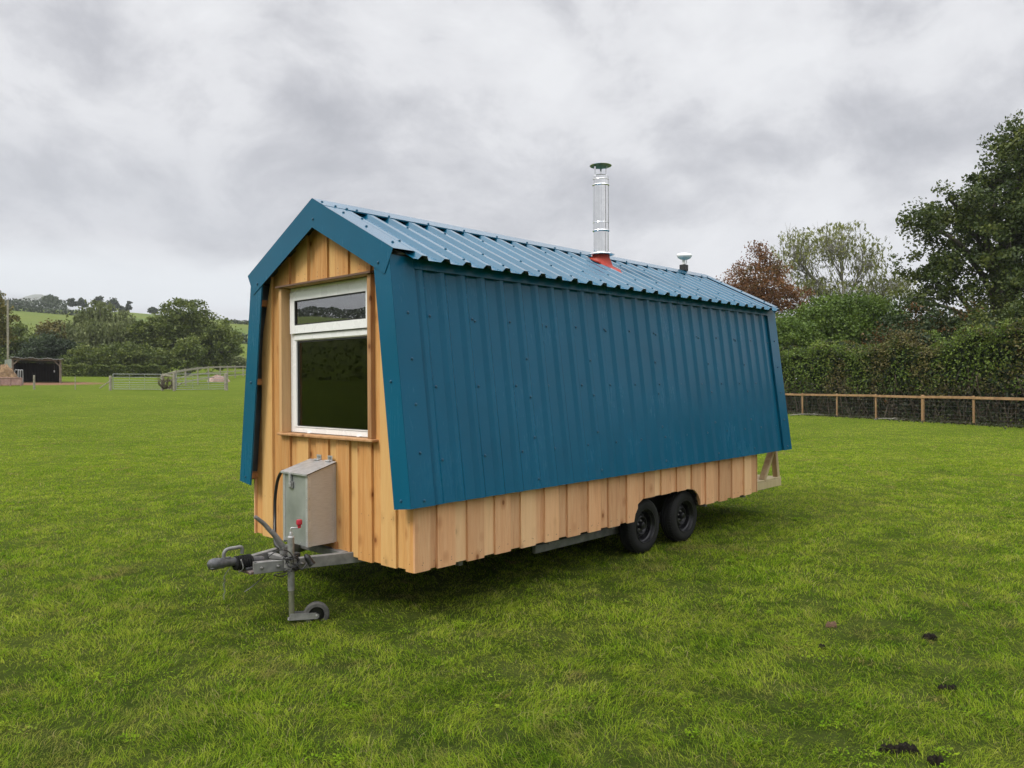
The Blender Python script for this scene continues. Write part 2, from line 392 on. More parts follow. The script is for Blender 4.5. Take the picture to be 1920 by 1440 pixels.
def npmesh(name, V, loops, sizes, mats, rnd=None, mi=None, smooth=None):
    me = bpy.data.meshes.new(name)
    nf = len(sizes)
    me.vertices.add(len(V)); me.vertices.foreach_set('co', np.ascontiguousarray(V, np.float32).ravel())
    me.loops.add(len(loops)); me.loops.foreach_set('vertex_index', np.ascontiguousarray(loops, np.int32))
    me.polygons.add(nf)
    st = np.concatenate([[0], np.cumsum(sizes)[:-1]]).astype(np.int32)
    me.polygons.foreach_set('loop_start', st)
    try: me.polygons.foreach_set('loop_total', np.asarray(sizes, np.int32))
    except Exception: pass
    for mt in mats: me.materials.append(mt)
    if mi is not None: me.polygons.foreach_set('material_index', np.asarray(mi, np.int32))
    if smooth: me.polygons.foreach_set('use_smooth', np.ones(nf, bool))
    if rnd is not None:
        a = me.attributes.new('rnd', 'FLOAT', 'FACE'); a.data.foreach_set('value', np.asarray(rnd, np.float32))
    me.update(calc_edges=True)
    return me
def link(name, me, parent=None, **tags):
    o = bpy.data.objects.new(name, me); COL.objects.link(o)
    if parent is not None:
        o.parent = parent; o.matrix_parent_inverse = PW(parent).inverted()
    for k, v in tags.items(): o[k] = v
    return o

def build_ground():
    rs = np.concatenate([np.linspace(.0, 20, 41)[1:], np.geomspace(20.6, 7000, 110)])
    na = 360
    th = np.radians(np.arange(na))
    lat = np.outer(rs, np.sin(th)); dep = np.outer(rs, np.cos(th))
    x = CAM[0]+FW[0]*dep+RT[0]*lat; y = CAM[1]+FW[1]*dep+RT[1]*lat
    V = np.stack([x, y, terrain(x, y)], -1).reshape(-1, 3)
    V = np.vstack([V, [[CAM[0], CAM[1], hz(CAM[0], CAM[1])]]]); c = len(V)-1
    i = np.arange(len(rs)-1)[:, None]*na; k = np.arange(na)[None]; k2 = (k+1) % na
    q = np.stack([i+k, i+na+k, i+na+k2, i+k2], -1).reshape(-1, 4)
    t = np.stack([np.arange(na), (np.arange(na)+1) % na, np.full(na, c)], -1)
    loops = np.concatenate([q[:, ::-1].ravel(), t[:, ::-1].ravel()]); sizes = np.concatenate([np.full(len(q), 4), np.full(na, 3)])
    me = npmesh('ground', V, loops, sizes, [M['ground']], smooth=True)
    link('ground', me, kind='structure')
build_ground()

def vnoise(x, y, s, seed):           # cheap smooth value noise
    x = x/s+seed*13.7; y = y/s+seed*7.3
    xi = np.floor(x).astype(int); yi = np.floor(y).astype(int); fx = x-xi; fy = y-yi
    fx = fx*fx*(3-2*fx); fy = fy*fy*(3-2*fy)
    h = lambda a, b: ((np.sin(a*127.1+b*311.7+seed)*43758.5453) % 1.0)
    return (h(xi, yi)*(1-fx)+h(xi+1, yi)*fx)*(1-fy)+(h(xi, yi+1)*(1-fx)+h(xi+1, yi+1)*fx)*fy

def build_grass(n=1150000):
    u = rng.random(n)
    d0, d1, p = 2.9, 50., 1.7                    # blades per metre of depth fall off with distance
    # radial pdf ~ d * d^-p
    q = 2-p
    d = (d0**q+u*(d1**q-d0**q))**(1/q)
    lat = (rng.random(n)*2-1)*(d*.80+.9)
    ring = rng.random(n) < .17                      # the turf goes on all round the cabin
    ra = rng.random(n)*2*np.pi; rd = 17*np.sqrt(rng.random(n))
    x = CAM[0]+FW[0]*d+RT[0]*lat; y = CAM[1]+FW[1]*d+RT[1]*lat
    x = np.where(ring, .5+rd*np.cos(ra), x); y = np.where(ring, -1+rd*np.sin(ra), y); d = np.where(ring, np.maximum(3.5, np.hypot(x-CAM[0], y-CAM[1])), d)
    patch = vnoise(x, y, .36, 1.)*.4+vnoise(x, y, .12, 2.)*.6
    big = vnoise(x, y, 1.7, 3.)
    keep = rng.random(n) < np.clip(-.15+patch*2.0, .26, 1)*np.clip((50-d)/26, 0, 1)
    # worn earth under the cabin stays thinner
    x, y, d, lat, patch, big = (a[keep] for a in (x, y, d, lat, patch, big)); n = len(x)
    z = terrain(x, y)-.004
    under = (x > .2) & (x < 5.6) & (np.abs(y) < 1.0)
    h = (.016+.034*patch**1.3+.014*big)*(0.5+.95*rng.random(n))
    h = np.where(rng.random(n) < .03, h*1.5, h); h = np.where(under, h*.8, h)
    w = np.maximum(.0020, .00062*d)*(.7+.6*rng.random(n))
    h = h*np.clip(1.12-d*.02, .5, 1)
    ang = rng.random(n)*2*np.pi
    wind = vnoise(x, y, .5, 5.)*2*np.pi*1.6                     # neighbouring blades lie the same way
    la = wind+rng.normal(0, 1.3, n); lean = h*(.5+2.0*rng.random(n)**1.3)
    wx, wy = np.cos(ang)*w*.5, np.sin(ang)*w*.5
    lx, ly = np.cos(la)*lean, np.sin(la)*lean
    P = np.stack([x, y, z], -1)
    Wv = np.stack([wx, wy, np.zeros(n)], -1)
    m1 = P+np.stack([lx*.28, ly*.28, h*.55], -1); tip = P+np.stack([lx, ly, h*(.45+.5*rng.random(n))], -1)
    V = np.stack([P-Wv, P+Wv, m1+Wv*.85, m1-Wv*.85, tip], 1).reshape(-1, 3)
    b = np.arange(n)*5
    loops = np.stack([b, b+1, b+2, b+3, b+3, b+2, b+4], 1).ravel()
    sizes = np.tile([4, 3], n)
    me = npmesh('grass', V, loops, sizes, [M['grass']], rnd=np.repeat(rng.random(n), 2))
    link('grass', me, kind='stuff', label='short patchy pasture grass of the field', category='grass')
build_grass()


def build_weeds():
    g = np.random.default_rng(8); n = 150
    d = 3.4+9*g.random(n)**1.3; lat = (g.random(n)*2-1)*d*.75; k = np.repeat(np.arange(n), 46); m = len(k)
    r = (.03+.10*g.random(n))[k]; a = g.random(m)*2*np.pi; rr = r*np.sqrt(g.random(m))
    x = CAM[0]+FW[0]*d+RT[0]*lat; y = CAM[1]+FW[1]*d+RT[1]*lat
    x = x[k]+rr*np.cos(a); y = y[k]+rr*np.sin(a); z = terrain(x, y)+.012+.022*g.random(m)
    c = np.stack([x, y, z], -1); t = g.random(m)*2*np.pi; s = (.004+.006*g.random(m))*np.maximum(1, d[k]/6)
    e1 = np.stack([np.cos(t)*s, np.sin(t)*s, g.normal(0, .35, m)*s], -1); e2 = np.stack([-np.sin(t)*s, np.cos(t)*s, g.normal(0, .35, m)*s], -1)*.75
    V = np.stack([c-e1, c-e2, c+e1, c+e2], 1).reshape(-1, 3)
    me = npmesh('clover', V, np.arange(4*m), np.full(m, 4), [M['grass']], rnd=.05+.25*g.random(m))
    link('clover', me, kind='stuff', label='dark green clover and small weeds in the near grass', category='clover')
M['clover'] = simple('clover_leaves', (.030, .085, .014), (.06, .13, .025), .6, scale=9)
build_weeds()
# ------------------------------------------------------------------ the cabin on its trailer
hut = empty('trailer_cabin', (2.8, 0, 0), 'blue corrugated metal and larch cabin on a twin axle trailer in the field', 'trailer cabin')
LEN = 5.748; HB = 1.198; ZB = .400
RIDGE = 3.430; SL = .5027                        # roof falls SL metres per metre across
def zr(y): return RIDGE-SL*abs(y)
def yf(z): return 1.300-.1256*(z-.912)           # half width of the outer side sheets at height z
def yw(z): return 1.198 if z < .93 else 1.198-.1256*(z-.93)
X0, X1 = -.139, 6.612
# front cladding: wide under boards with over boards, cut round the window
OP = (-.70, .70, 1.385, 2.745)                   # window opening y0 y1 z0 z1
def outline_top(y): return min(3.30-SL*abs(y), 3.25)
def side_z(y):                                   # height at which the wall edge leans past y
    return 9. if abs(y) <= yw(3.0) else .93+(1.198-abs(y))/.1256
def clad_front(mb, ya, yb, x0, x1, mat, zlow):
    def seg(y0, y1, zb0, zt0, zt1):
        mb.prism([(x1, y0, zb0), (x1, y1, zb0), (x1, y1, zt1), (x1, y0, zt0)], (x0-x1, 0, 0), mat)
    cuts = sorted(set([ya, yb]+[c for c in (OP[0], OP[1], 0., -1.02, 1.02) if ya+.002 < c < yb-.002]))
    for a, b in zip(cuts[:-1], cuts[1:]):
        mid = (a+b)/2
        t0 = min(outline_top(a), side_z(a)); t1 = min(outline_top(b), side_z(b))
        if OP[0] < mid < OP[1]:
            seg(a, b, zlow, OP[2], OP[2]); seg(a, b, OP[3], t0, t1)
        else: seg(a, b, zlow, t0, t1)
mb = MB(); k = 0
y = 1.196
mb.rv = .11
under = [1.196-.31*i for i in range(9)]
e0 = .868
edges = [e0-.3085*i for i in range(-1, 8)]       # right hand edges of the over boards
for i, e in enumerate(edges):
    a = max(e, -1.196); b = min(e+.188, 1.196)
    if b-a > .02:
        mb.rv = random.random(); clad_front(mb, a, b, -.036, -.014, M['wood_front'], ZB-.002+random.uniform(-.004, .004))
    a2 = max(e-.155, -1.194); b2 = min(e+.022, 1.196)
    if b2-a2 > .02:
        mb.rv = random.random(); clad_front(mb, a2, b2, -.014, .006, M['wood_front'], ZB+.006+random.uniform(-.004, .004))
mb.rv = .5
for e in edges:                                   # screw dots on the boards
    for z in (ZB+.06, .78, 1.34, 1.36, 2.79, 2.83):
        for yy in (e+.045, e+.145):
            if abs(yy) < 1.15 and (z < 1.2 or abs(yy) < .66 or z < 1.35) and not (1.3 < z < 2.7 and abs(yy) > .64) and not (z > 2.7 and abs(yy) > .78) and not (.5 < z < 1.2 and -.18 < yy < .21):
                mb.lathe((-.036, yy+random.uniform(-.01, .01), z), (-1, 0, 0), [(.004, 0), (.0035, .0008), (.0004, .0009)], M['wood_dark'], 6, False)
mb.build('front_cladding', hut)
# side cladding (skirt) with the wheel arch cut out
def arch_z(x):
    pts = [(2.905, .30), (2.925, .47), (3.0, .565), (3.11, .617), (4.02, .622), (4.12, .605), (4.20, .55), (4.26, .47), (4.285, .30)]
    if x <= pts[0][0] or x >= pts[-1][0]: return 0
    return float(np.interp(x, [p[0] for p in pts], [p[1] for p in pts]))
def clad_side(sgn, name):
    mb = MB(); m_ = M['wood_side']
    def strip(xa, xb, y0, y1, zb):
        xs = [xa]+[v for v in (2.905, 2.925, 2.96, 3.0, 3.05, 3.11, 3.5, 4.02, 4.12, 4.16, 4.20, 4.23, 4.26, 4.285) if xa+.002 < v < xb-.002]+[xb]
        for a, b in zip(xs[:-1], xs[1:]):
            za = max(zb, arch_z(a+1e-4)); zc = max(zb, arch_z(b-1e-4)); zt = .985
            mb.prism([(a, sgn*y0, za), (b, sgn*y0, zc), (b, sgn*y0, zt), (a, sgn*y0, zt)], (0, sgn*(y1-y0), 0), m_)
    e = [.0]+[.196+.3235*i for i in range(18)]
    for i, x in enumerate(e):
        b = x+.118 if i == 0 else x+.190
        if x > LEN-.08: continue
        mb.rv = random.random(); strip(x-.036 if i == 0 else x, min(b, LEN), 1.196, 1.216, ZB-.002+random.uniform(-.003, .003))
        mb.rv = random.random(); strip(max(0, b-.02), min(b+.17, LEN), 1.176, 1.196, ZB+.007+random.uniform(-.003, .003))
    mb.rv = .5
    for i, x in enumerate(e):
        for z in (ZB+.055, ZB+.06):
            for xx in (x+.04, x+.15):
                if xx < LEN-.03 and not arch_z(xx):
                    mb.lathe((xx+random.uniform(-.01, .01), sgn*1.216, z+random.uniform(-.01, .01)), (0, sgn, 0), [(.004, 0), (.0035, .0008), (.0004, .0009)], M['wood_dark'], 6, False)
    # black wheel arch lining behind the cut-out
    P = [(x, arch_z(x)) for x in (2.93, 3.0, 3.11, 4.02, 4.12, 4.20, 4.27)]
    for (xa, za), (xb, zc) in zip(P[:-1], P[1:]):
        mb.plate((xa, sgn*1.17, za+.01), (xb, sgn*1.17, zc+.01), (xb, sgn*.84, zc+.01), (xa, sgn*.84, za+.01), .01, M['black'])
    mb.prism([(2.93, sgn*.84, .33)]+[(x, sgn*.84, z+.01) for x, z in P]+[(4.27, sgn*.84, .33)], (0, sgn*.01, 0), M['black'])
    mb.build(name, hut)
clad_side(-1, 'skirt_cladding'); clad_side(1, 'skirt_cladding')
# rear wall, hidden from the photo's side: cladding and a plain door
mb = MB()
for i in range(8):
    ya = -1.196+.30*i; mb.rv = random.random()
    for a, b in ((ya, ya+.15), (ya+.15, ya+.292)):
        t = lambda v: min(outline_top(v), side_z(v))
        if abs((a+b)/2) < .45:
            mb.prism([(LEN+.001, a, 2.5), (LEN+.001, b, 2.5), (LEN+.001, b, t(b)), (LEN+.001, a, t(a))], (.02, 0, 0), M['wood_side'])
        else: mb.prism([(LEN+.001, a, ZB), (LEN+.001, b, ZB), (LEN+.001, b, t(b)), (LEN+.001, a, t(a))], (.02, 0, 0), M['wood_side'])
mb.build('rear_cladding', hut)
mb = MB(); mb.bbox(LEN, LEN+.045, -.435, .445, .56, 2.495, M['wood_trim'])
door = mb.build('door', hut)
mb = MB(); mb.cyl((LEN+.045, -.36, 1.5), (LEN+.09, -.36, 1.5), .012, M['galv_bright'], 12); mb.bar((LEN+.09, -.37, 1.5), (LEN+.09, -.25, 1.5), .02, .014, M['galv_bright'])
mb.build('door_handle', door)
# inner shell: floor, walls, ceiling of the room behind the window
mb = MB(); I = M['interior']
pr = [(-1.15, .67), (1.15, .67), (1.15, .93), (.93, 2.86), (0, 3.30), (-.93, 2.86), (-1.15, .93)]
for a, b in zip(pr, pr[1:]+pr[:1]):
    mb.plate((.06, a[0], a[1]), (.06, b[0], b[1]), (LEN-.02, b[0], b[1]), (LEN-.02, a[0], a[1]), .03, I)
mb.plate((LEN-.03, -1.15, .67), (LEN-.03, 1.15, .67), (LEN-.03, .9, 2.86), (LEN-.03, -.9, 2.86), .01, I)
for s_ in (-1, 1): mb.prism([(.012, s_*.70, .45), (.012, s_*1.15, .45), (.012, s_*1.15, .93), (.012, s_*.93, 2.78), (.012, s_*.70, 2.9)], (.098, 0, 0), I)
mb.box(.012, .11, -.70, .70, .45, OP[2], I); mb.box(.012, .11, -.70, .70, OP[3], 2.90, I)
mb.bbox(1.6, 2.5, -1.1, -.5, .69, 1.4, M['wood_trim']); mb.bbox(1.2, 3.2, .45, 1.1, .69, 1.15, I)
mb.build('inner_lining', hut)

# ---- window
mb = MB(); W = M['upvc']
mb.bbox(.035, .105, .592, .652, 1.402, 2.738, W, .006); mb.bbox(.035, .105, -.652, -.595, 1.402, 2.738, W, .006)
mb.bbox(.036, .104, -.594, .591, 1.402, 1.452, W, .006); mb.bbox(.036, .104, -.594, .591, 2.675, 2.737, W, .006)
mb.bbox(.030, .104, -.594, .591, 2.247, 2.308, W, .010)
for yy in (.33, -.42): mb.bbox(.015, .036, yy-.02, yy+.02, 1.403, 1.414, W, .003)
win = mb.build('window', hut)
mb = MB()                                         # opening top light: four mitred rails
def rails(mb, x0, x1, y0, y1, z0, z1, w, wl=None):
    c = .012
    for (a, b, cc, d, n) in (((y0, z0), (y1, z0), (y1-w, z0+w), (y0+w, z0+w), 0), ((y0, z1), (y0+w, z1-w), (y1-w, z1-w), (y1, z1), 0),
                             ((y0, z0), (y0+w, z0+w), (y0+w, z1-w), (y0, z1), 0), ((y1, z0), (y1, z1), (y1-w, z1-w), (y1-w, z0+w), 0)):
        mb.prism([(x0, *a), (x0, *b), (x0, *cc), (x0, *d)], (x1-x0, 0, 0), W)
rails(mb, .012, .06, -.620, .622, 2.314, 2.690, .074)
mb.build('top_light_sash', win)
mb = MB()
for (y0, y1, z0, z1, x) in ((-.553, .549, 2.387, 2.617, .014), (-.592, .589, 1.455, 2.244, .04)):
    g = .012
    for a, b, c, d in ((y0, y1, z0, z0+g), (y0, y1, z1-g, z1), (y0, y0+g, z0+g, z1-g), (y1-g, y1, z0+g, z1-g)):
        mb.box(x+.004, x+.03, a, b, c, d, M['gasket'])
mb.rv = 0
rails2 = ((.549, .592, 1.455, 2.244), (-.597, -.553, 1.455, 2.244), (-.553, .549, 1.455, 1.463))
for a, b, c, d in rails2: mb.box(.032, .045, a, b, c, d, W)
mb.build('gasket', win)
mb = MB(); mb.box(.050, .056, -.60, .60, 1.45, 2.25, M['glass']); mb.build('pane', win)
mb = MB(); mb.box(.028, .034, -.555, .555, 2.385, 2.62, M['glass_coated']); mb.build('pane', win)
mb = MB()
mb.bar((.09, .263, 2.40), (.10, .256, 2.475), .012, .006, M['white']); mb.build('white_rod', win); mb = MB(); mb.bar((.09, -.412, 2.40), (.10, -.382, 2.475), .012, .006, M['white'])  # two small white rods behind the top pane
mb.build('white_rod', win)
mb = MB(); T = M['wood_trim']
for a, b in ((.656, .698), (-.704, -.656)):
    mb.rv = random.random(); mb.bbox(-.058, .075, a, b, 1.402, 2.735, T, .003)
mb.rv = .3; mb.bbox(-.05, .034, -.655, .655, 2.738, 2.748, T, .003)
mb.build('reveal_board', win)
mb = MB(); mb.rv = .2; mb.bbox(-.082, .035, -.745, .705, 1.378, 1.401, T, .005); mb.build('sill', win)
mb = MB(); mb.prism([(-.037, .715, 2.762), (-.037, .715, 2.742), (-.085, .715, 2.738), (-.085, .715, 2.754)], (0, -1.45, 0), M['wood_dark']); mb.build('drip_batten', win)

# ---- corrugated sheets
def sheet_profile(length, pitch, h, first, a=.027, b=.052):
    """(along, height) points of trapezoid ribs"""
    P = [(0., 0.)]; x = first
    while x < length-.06:
        P += [(x-b, 0), (x-a, h), (x+a, h), (x+b, 0)]; x += pitch
    P.append((length, 0.)); return P
def corrugated(mb, org, ux, us, un, length, s0, s1, pitch, h, first, m1, m2, a=.027, b=.052):
    P = sheet_profile(length, pitch, h, first, a, b); t = .0018
    org, ux, us, un = map(Vector, (org, ux, us, un)); un = un.normalized()
    def pt(p, s, o): return tuple(org+ux*p[0]+us*s+un*(p[1]+o))
    top = [pt(p, s0, 0) for p in P]+[pt(p, s1, 0) for p in P]
    bot = [pt(p, s0, -t) for p in P]+[pt(p, s1, -t) for p in P]
    n = len(P); flip = ux.cross(us).dot(un) < 0
    fs = [(i, i+1, n+i+1, n+i) for i in range(n-1)]
    fr = [f[::-1] for f in fs]
    mb.add(top, fr if flip else fs, m1); mb.add(bot, fs if flip else fr, m2)
    mb.add(top+bot, [(i, i+1, 2*n+i+1, 2*n+i) for i in range(n-1)]+[(n+i, n+i+1, 3*n+i+1, 3*n+i) for i in range(n-1)]+[(0, n, 3*n, 2*n), (n-1, 2*n-1, 4*n-1, 3*n-1)], m1)
cs = 1/math.hypot(1, SL); nrm = Vector((0, SL*cs, cs))
roof_parts = []
for sgn in (-1, 1):
    mb = MB()
    us = Vector((0, sgn*cs, -SL*cs)); un = Vector((0, sgn*SL*cs, cs))
    org = Vector((.0, 0, RIDGE-.028))
    corrugated(mb, org, (1, 0, 0), us, un, 6.56, .05, 1.175/cs, .2355, .034, .101, M['blue_roof'], M['under'])
    for i in range(0, 28):
        x = .101+.2355*i
        for s in ((.42, .98) if i % 2 == 0 else ()):
            p = org+Vector((x+.07*((i//2) % 2)*0, 0, 0))+us*(s+(.02 if i % 4 else -.01))+un*.034
            mb.screw(p, un)
    for i in range(2, 27, 2): mb.screw(org+Vector((.101+.2355*i, 0, 0))+us*1.25+un*.034, un)
    # eaves board and black foam under the sheet
    mb.build('roof_sheet', hut)
# timber deck of the roof, carries the sheets
mb = MB()
for sgn in (-1, 1):
    a = [(-.05, sgn*.0, RIDGE-.035), (-.05, sgn*1.055, RIDGE-.035-SL*1.055), (-.05, sgn*1.02, RIDGE-.10-SL*1.02), (-.05, 0, RIDGE-.10)]
    mb.prism(a, (6.57, 0, 0), M['under'])
mb.build('roof_board', hut)
# ridge cap
mb = MB(); w = .195
for sgn in (-1, 1):
    a = Vector((X0-.002, 0, RIDGE+.016)); b = Vector((X1+.002, 0, RIDGE+.016)); d = Vector((0, sgn*w*cs, -w*SL*cs))
    q = (a, a+d, b+d, b) if sgn < 0 else (a, b, b+d, a+d)
    mb.plate(*q, .0015, M['blue_roof'], M['under'])
    a2 = a+d; b2 = b+d; e = Vector((0, -sgn*.002, -.012))
    mb.plate(a2, a2+e, b2+e, b2, .0015, M['blue'])
    un = Vector((0, sgn*SL*cs, cs))
    xs = [.0, .105]+[.105+.4715*i for i in range(1, 14)]+[6.4]
    for i, x in enumerate(xs): mb.screw(Vector((x, 0, RIDGE+.016))+d*(.80 if i != 1 else .9)+un*.0, un)
    mb.screw(Vector((.22, 0, RIDGE+.016))+d*.82, un)
    mb.screw(Vector((-.09, 0, RIDGE+.016))+d*.42, un)
mb.build('ridge_cap', hut)
# barge boards front and rear: face plate + top flange
def barge(xf, inward, name):
    mb = MB()
    for sgn in (-1, 1):
        yo, yi = 1.110, 1.003
        face = [(xf, 0, RIDGE+.014), (xf, sgn*yo, zr(yo)+.012), (xf, sgn*yi, zr(yo)-.176), (xf, 0, RIDGE-.235)]
        mb.prism(face, (.0016*inward, 0, 0), M['blue'])
        a = Vector((xf, 0, RIDGE+.0135)); b = Vector((xf, sgn*yo, zr(yo)+.0115)); v = Vector((inward*.205, 0, 0))
        un = Vector((0, sgn*SL*cs, cs))
        q = (a, b, b+v, a+v) if sgn*inward < 0 else (a, a+v, b+v, b)
        if sgn*inward < 0: q = (a, b, b+v, a+v)
        mb.plate(*q, .0016, M['blue_roof'], M['under'])
        # folded drip edge
        mb.plate(a+v, b+v, b+v+Vector((inward*.012, 0, -.006)), a+v+Vector((inward*.012, 0, -.006)), .0012, M['blue'])
        for yy in (.30, .62, .96): mb.screw(Vector((xf+inward*.115, sgn*yy, RIDGE+.0135-SL*yy)), un)
        mb.screw((xf, sgn*.925, 2.792), (-inward, 0, 0))
        # underside cheek of the eave end
    mb.screw((xf, -.02, 3.262), (-inward, 0, 0))
    return mb.build(name, hut)
barge(X0-.006, 1, 'barge_board'); barge(X1+.006, -1, 'barge_board')
# corner flashings: front flange + side flange following the lean of the wall
def corner(xf, inward, sgn):
    mb = MB(); zt, zb = 2.80, .912
    fw_ = .203; sw = .240
    def P(z, inn, dx=0): return Vector((xf+dx, sgn*(yf(z)-inn), z+inn*-.1256))
    z2 = 2.845
    q = (P(zt, 0), P(zt, fw_), P(zb, fw_), P(zb, 0))
    mb.prism(q, (inward*.0016, 0, 0), M['blue'])
    v = Vector((inward*sw, 0, 0)); n = Vector((0, sgn, .1256)).normalized()
    a, b = P(z2, 0), P(zb, 0)
    q = [a, b, b+v, a+v]
    if Vector(q[1]-q[0]).cross(q[3]-q[0]).dot(n) < 0: q = q[::-1]
    mb.plate(*q, .0016, M['blue'], M['under'])
    e = [a+v, b+v, b+v-n*.022, a+v-n*.022]
    mb.plate(*e, .0012, M['blue'])
    for z in (2.40, 2.04, 1.69, 1.32, .96): mb.screw(P(z, 0)+v*.55, n)
    for z in (1.88, .975): mb.screw(P(z, .11), (-inward, 0, 0))
    # return lip of the front flange
    a, b = P(zt-.0, fw_), P(zb, fw_)
    mb.plate(a, b, b+Vector((inward*.014, 0, 0)), a+Vector((inward*.014, 0, 0)), .0012, M['blue'])
    mb.build('corner_flashing', hut)
for sgn in (-1, 1): corner(X0, 1, sgn); corner(X1, -1, sgn)
# side sheets
for sgn in (-1, 1):
    mb = MB()
    z0, z1 = .914, 2.80
    nvec = Vector((0, sgn, .1256)).normalized(); us = Vector((0, -sgn*.1256, 1)).normalized()
    org = Vector((.06, sgn*yf(z0), z0))-nvec*.030
    Ls = (z1-z0)*math.hypot(1, .1256)
    corrugated(mb, org, (1, 0, 0), us, nvec, 6.35, 0, Ls, .2325, .026, .10, M['blue'], M['under'], .021, .060)
    rows = [(.30, 2), (.62, 1), (1.02, 1), (1.38, 1), (1.66, 0)]
    jt = random.Random(5)
    for i in range(27):
        x = .10+.2325*i
        pan = .075+jt.uniform(-.02, .02)
        if i % 2 == 0:
            mb.screw(org+Vector((x+pan, 0, 0))+us*1.49, nvec)
            if i % 4 == 2: mb.screw(org+Vector((x+.115, 0, 0))+us*(1.475), nvec)
            mb.screw(org+Vector((x+pan, 0, 0))+us*.92, nvec)
            mb.screw(org+Vector((x+pan, 0, 0))+us*.34, nvec)
        if i in (5, 9, 14, 19, 23):
            for s in (1.16, .815, .455, .085): mb.screw(org+Vector((x, 0, 0))+us*s+nvec*.026, nvec)
    mb.build('side_sheet', hut)
    # head flashing below the eaves, with black foam filler above
    mb = MB()
    p = lambda z, o: Vector((0, sgn*yf(z), z))+nvec*o
    a, b = p(2.845, .006), p(2.752, .006)
    A_, B_ = Vector((.095, 0, 0)), Vector((6.372, 0, 0))
    q = [a+A_, b+A_, b+B_, a+B_]
    if Vector(q[1]-q[0]).cross(q[3]-q[0]).dot(nvec) < 0: q = q[::-1]
    mb.plate(*q, .0016, M['blue'], M['under'])
    mb.build('head_flashing', hut)
    mb = MB(); mb.bbox(-.08, 6.58, min(sgn*(yf(2.84)-.035), sgn*(yf(2.84)+.0)), max(sgn*(yf(2.84)-.035), sgn*(yf(2.84)+.0)), 2.80, 2.852, M['foam'], .004); mb.build('eaves_filler', hut)
# purlins behind the side sheets, their ends show past the front wall
for z in (.965, 1.872, 2.62):
    for sgn in (-1, 1):
        mb = MB(); mb.rv = random.random()
        yo = yf(z)-.035; yi = yw(z)-.02
        mb.bbox(X0+.012, X1-.012, min(sgn*yo, sgn*yi), max(sgn*yo, sgn*yi), z-.030, z+.030, M['wood_purlin'], .003)
        mb.build('purlin', hut)
# dark studwork filling the side wall behind the sheets
mb = MB()
for sgn in (-1, 1):
    q = [(.012, sgn*1.172, .93), (.012, sgn*.955, 2.83), (LEN-.01, sgn*.955, 2.83), (LEN-.01, sgn*1.172, .93)]
    mb.plate(*(q if sgn > 0 else q[::-1]), .01, M['foam'])
mb.build('wall_membrane', hut)

# ---- flue
flue = None
FX, FY = 3.485, -.38
mb = MB(); St = M['steel']
mb.lathe((FX, FY, 3.20), (0, 0, 1), [(.088, 0), (.088, .14), (.088, .395), (.0905, .40), (.093, .402), (.096, .405), (.099, .410), (.097, .416), (.093, .420), (.093, .50), (.0955, .504), (.0935, .510), (.093, .93), (.096, .935), (.100, .941), (.097, .948), (.093, .952), (.092, 1.0), (.094, 1.005), (.092, 1.012), (.091, 1.045), (.084, 1.054), (.070, 1.058), (.070, 1.055), (.066, .9)], St, 40)
for a_ in (-1.92, -1.35):  # thin grey bars added in place of dark streaks reflected along the pipe
    c_, s_ = math.cos(a_), math.sin(a_); mb.bar((FX+c_*.0925, FY+s_*.0925, 3.625), (FX+c_*.0925, FY+s_*.0925, 4.13), .007, .004, M['galv'], up=(c_, s_, 0), ch=False); mb.bar((FX+c_*.0875, FY+s_*.0875, 3.34), (FX+c_*.0875, FY+s_*.0875, 3.59), .006, .004, M['galv'], up=(c_, s_, 0), ch=False)
flue = mb.build('flue', hut)
mb = MB()
mb.lathe((FX, FY, 4.368), (0, 0, 1), [(.126, 0), (.128, .003), (.110, .010), (.06, .024), (.0005, .034)], St, 36)
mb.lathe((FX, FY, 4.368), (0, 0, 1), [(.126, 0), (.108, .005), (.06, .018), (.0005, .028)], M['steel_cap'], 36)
for i in range(3):
    a = .6+i*2*math.pi/3
    mb.bar((FX+.068*math.cos(a), FY+.068*math.sin(a), 4.235), (FX+.075*math.cos(a), FY+.075*math.sin(a), 4.378), .022, .003, St, ch=False)
mb.build('rain_cowl', flue)
mb = MB(); mb.lathe((FX, FY, 3.352), (0, 0, 1), [(.089, .016), (.105, .012), (.150, -.012), (.156, -.018), (.152, -.019), (.10, .004), (.089, .008)], St, 36); mb.build('storm_collar', flue)
mb = MB()                                          # silicone boot and its plate dressed over the ribs
ux = Vector((1, 0, 0)); us = Vector((0, -cs, -SL*cs)); un = Vector((0, -SL*cs, cs))
o0 = Vector((FX, FY, RIDGE-.028-SL*abs(FY)))
seg = 32; rings = [(.098, .0, 0.13), (.10, .0, .09), (.125, .01, .055), (.14, .02, .035)]
vs = []; 
for (r, dz, h) in rings:
    for i in range(seg):
        a = 2*math.pi*i/seg
        p = Vector((FX+r*math.cos(a), FY+r*math.sin(a), 0))
        zz = RIDGE-.028-SL*abs(p.y)
        top = 3.335
        t = {0.13: 1., .09: .72, .055: .25, .035: 0.}[h]
        p.z = max(zz+.034, (top*t+(zz+.036)*(1-t)))
        vs.append(tuple(p))
for g, (hx, hs, o) in enumerate([(.105, .185, .032), (.125, .225, .006)]):
    for i in range(seg):
        a = 2*math.pi*i/seg; c_, s_ = math.cos(a), math.sin(a); k_ = 1/max(abs(c_), abs(s_))
        rr = min(k_, 1.22)
        rib = abs(((FX+c_*rr*hx-.101)/.2355) % 1-.5) > .36
        p = o0+ux*(c_*rr*hx)+us*(-s_*rr*hs+.045)+un*(o+(.024 if (rib and g) else 0))
        vs.append(tuple(p))
fs = [(j*seg+i, j*seg+(i+1) % seg, (j+1)*seg+(i+1) % seg, (j+1)*seg+i) for j in range(5) for i in range(seg)]
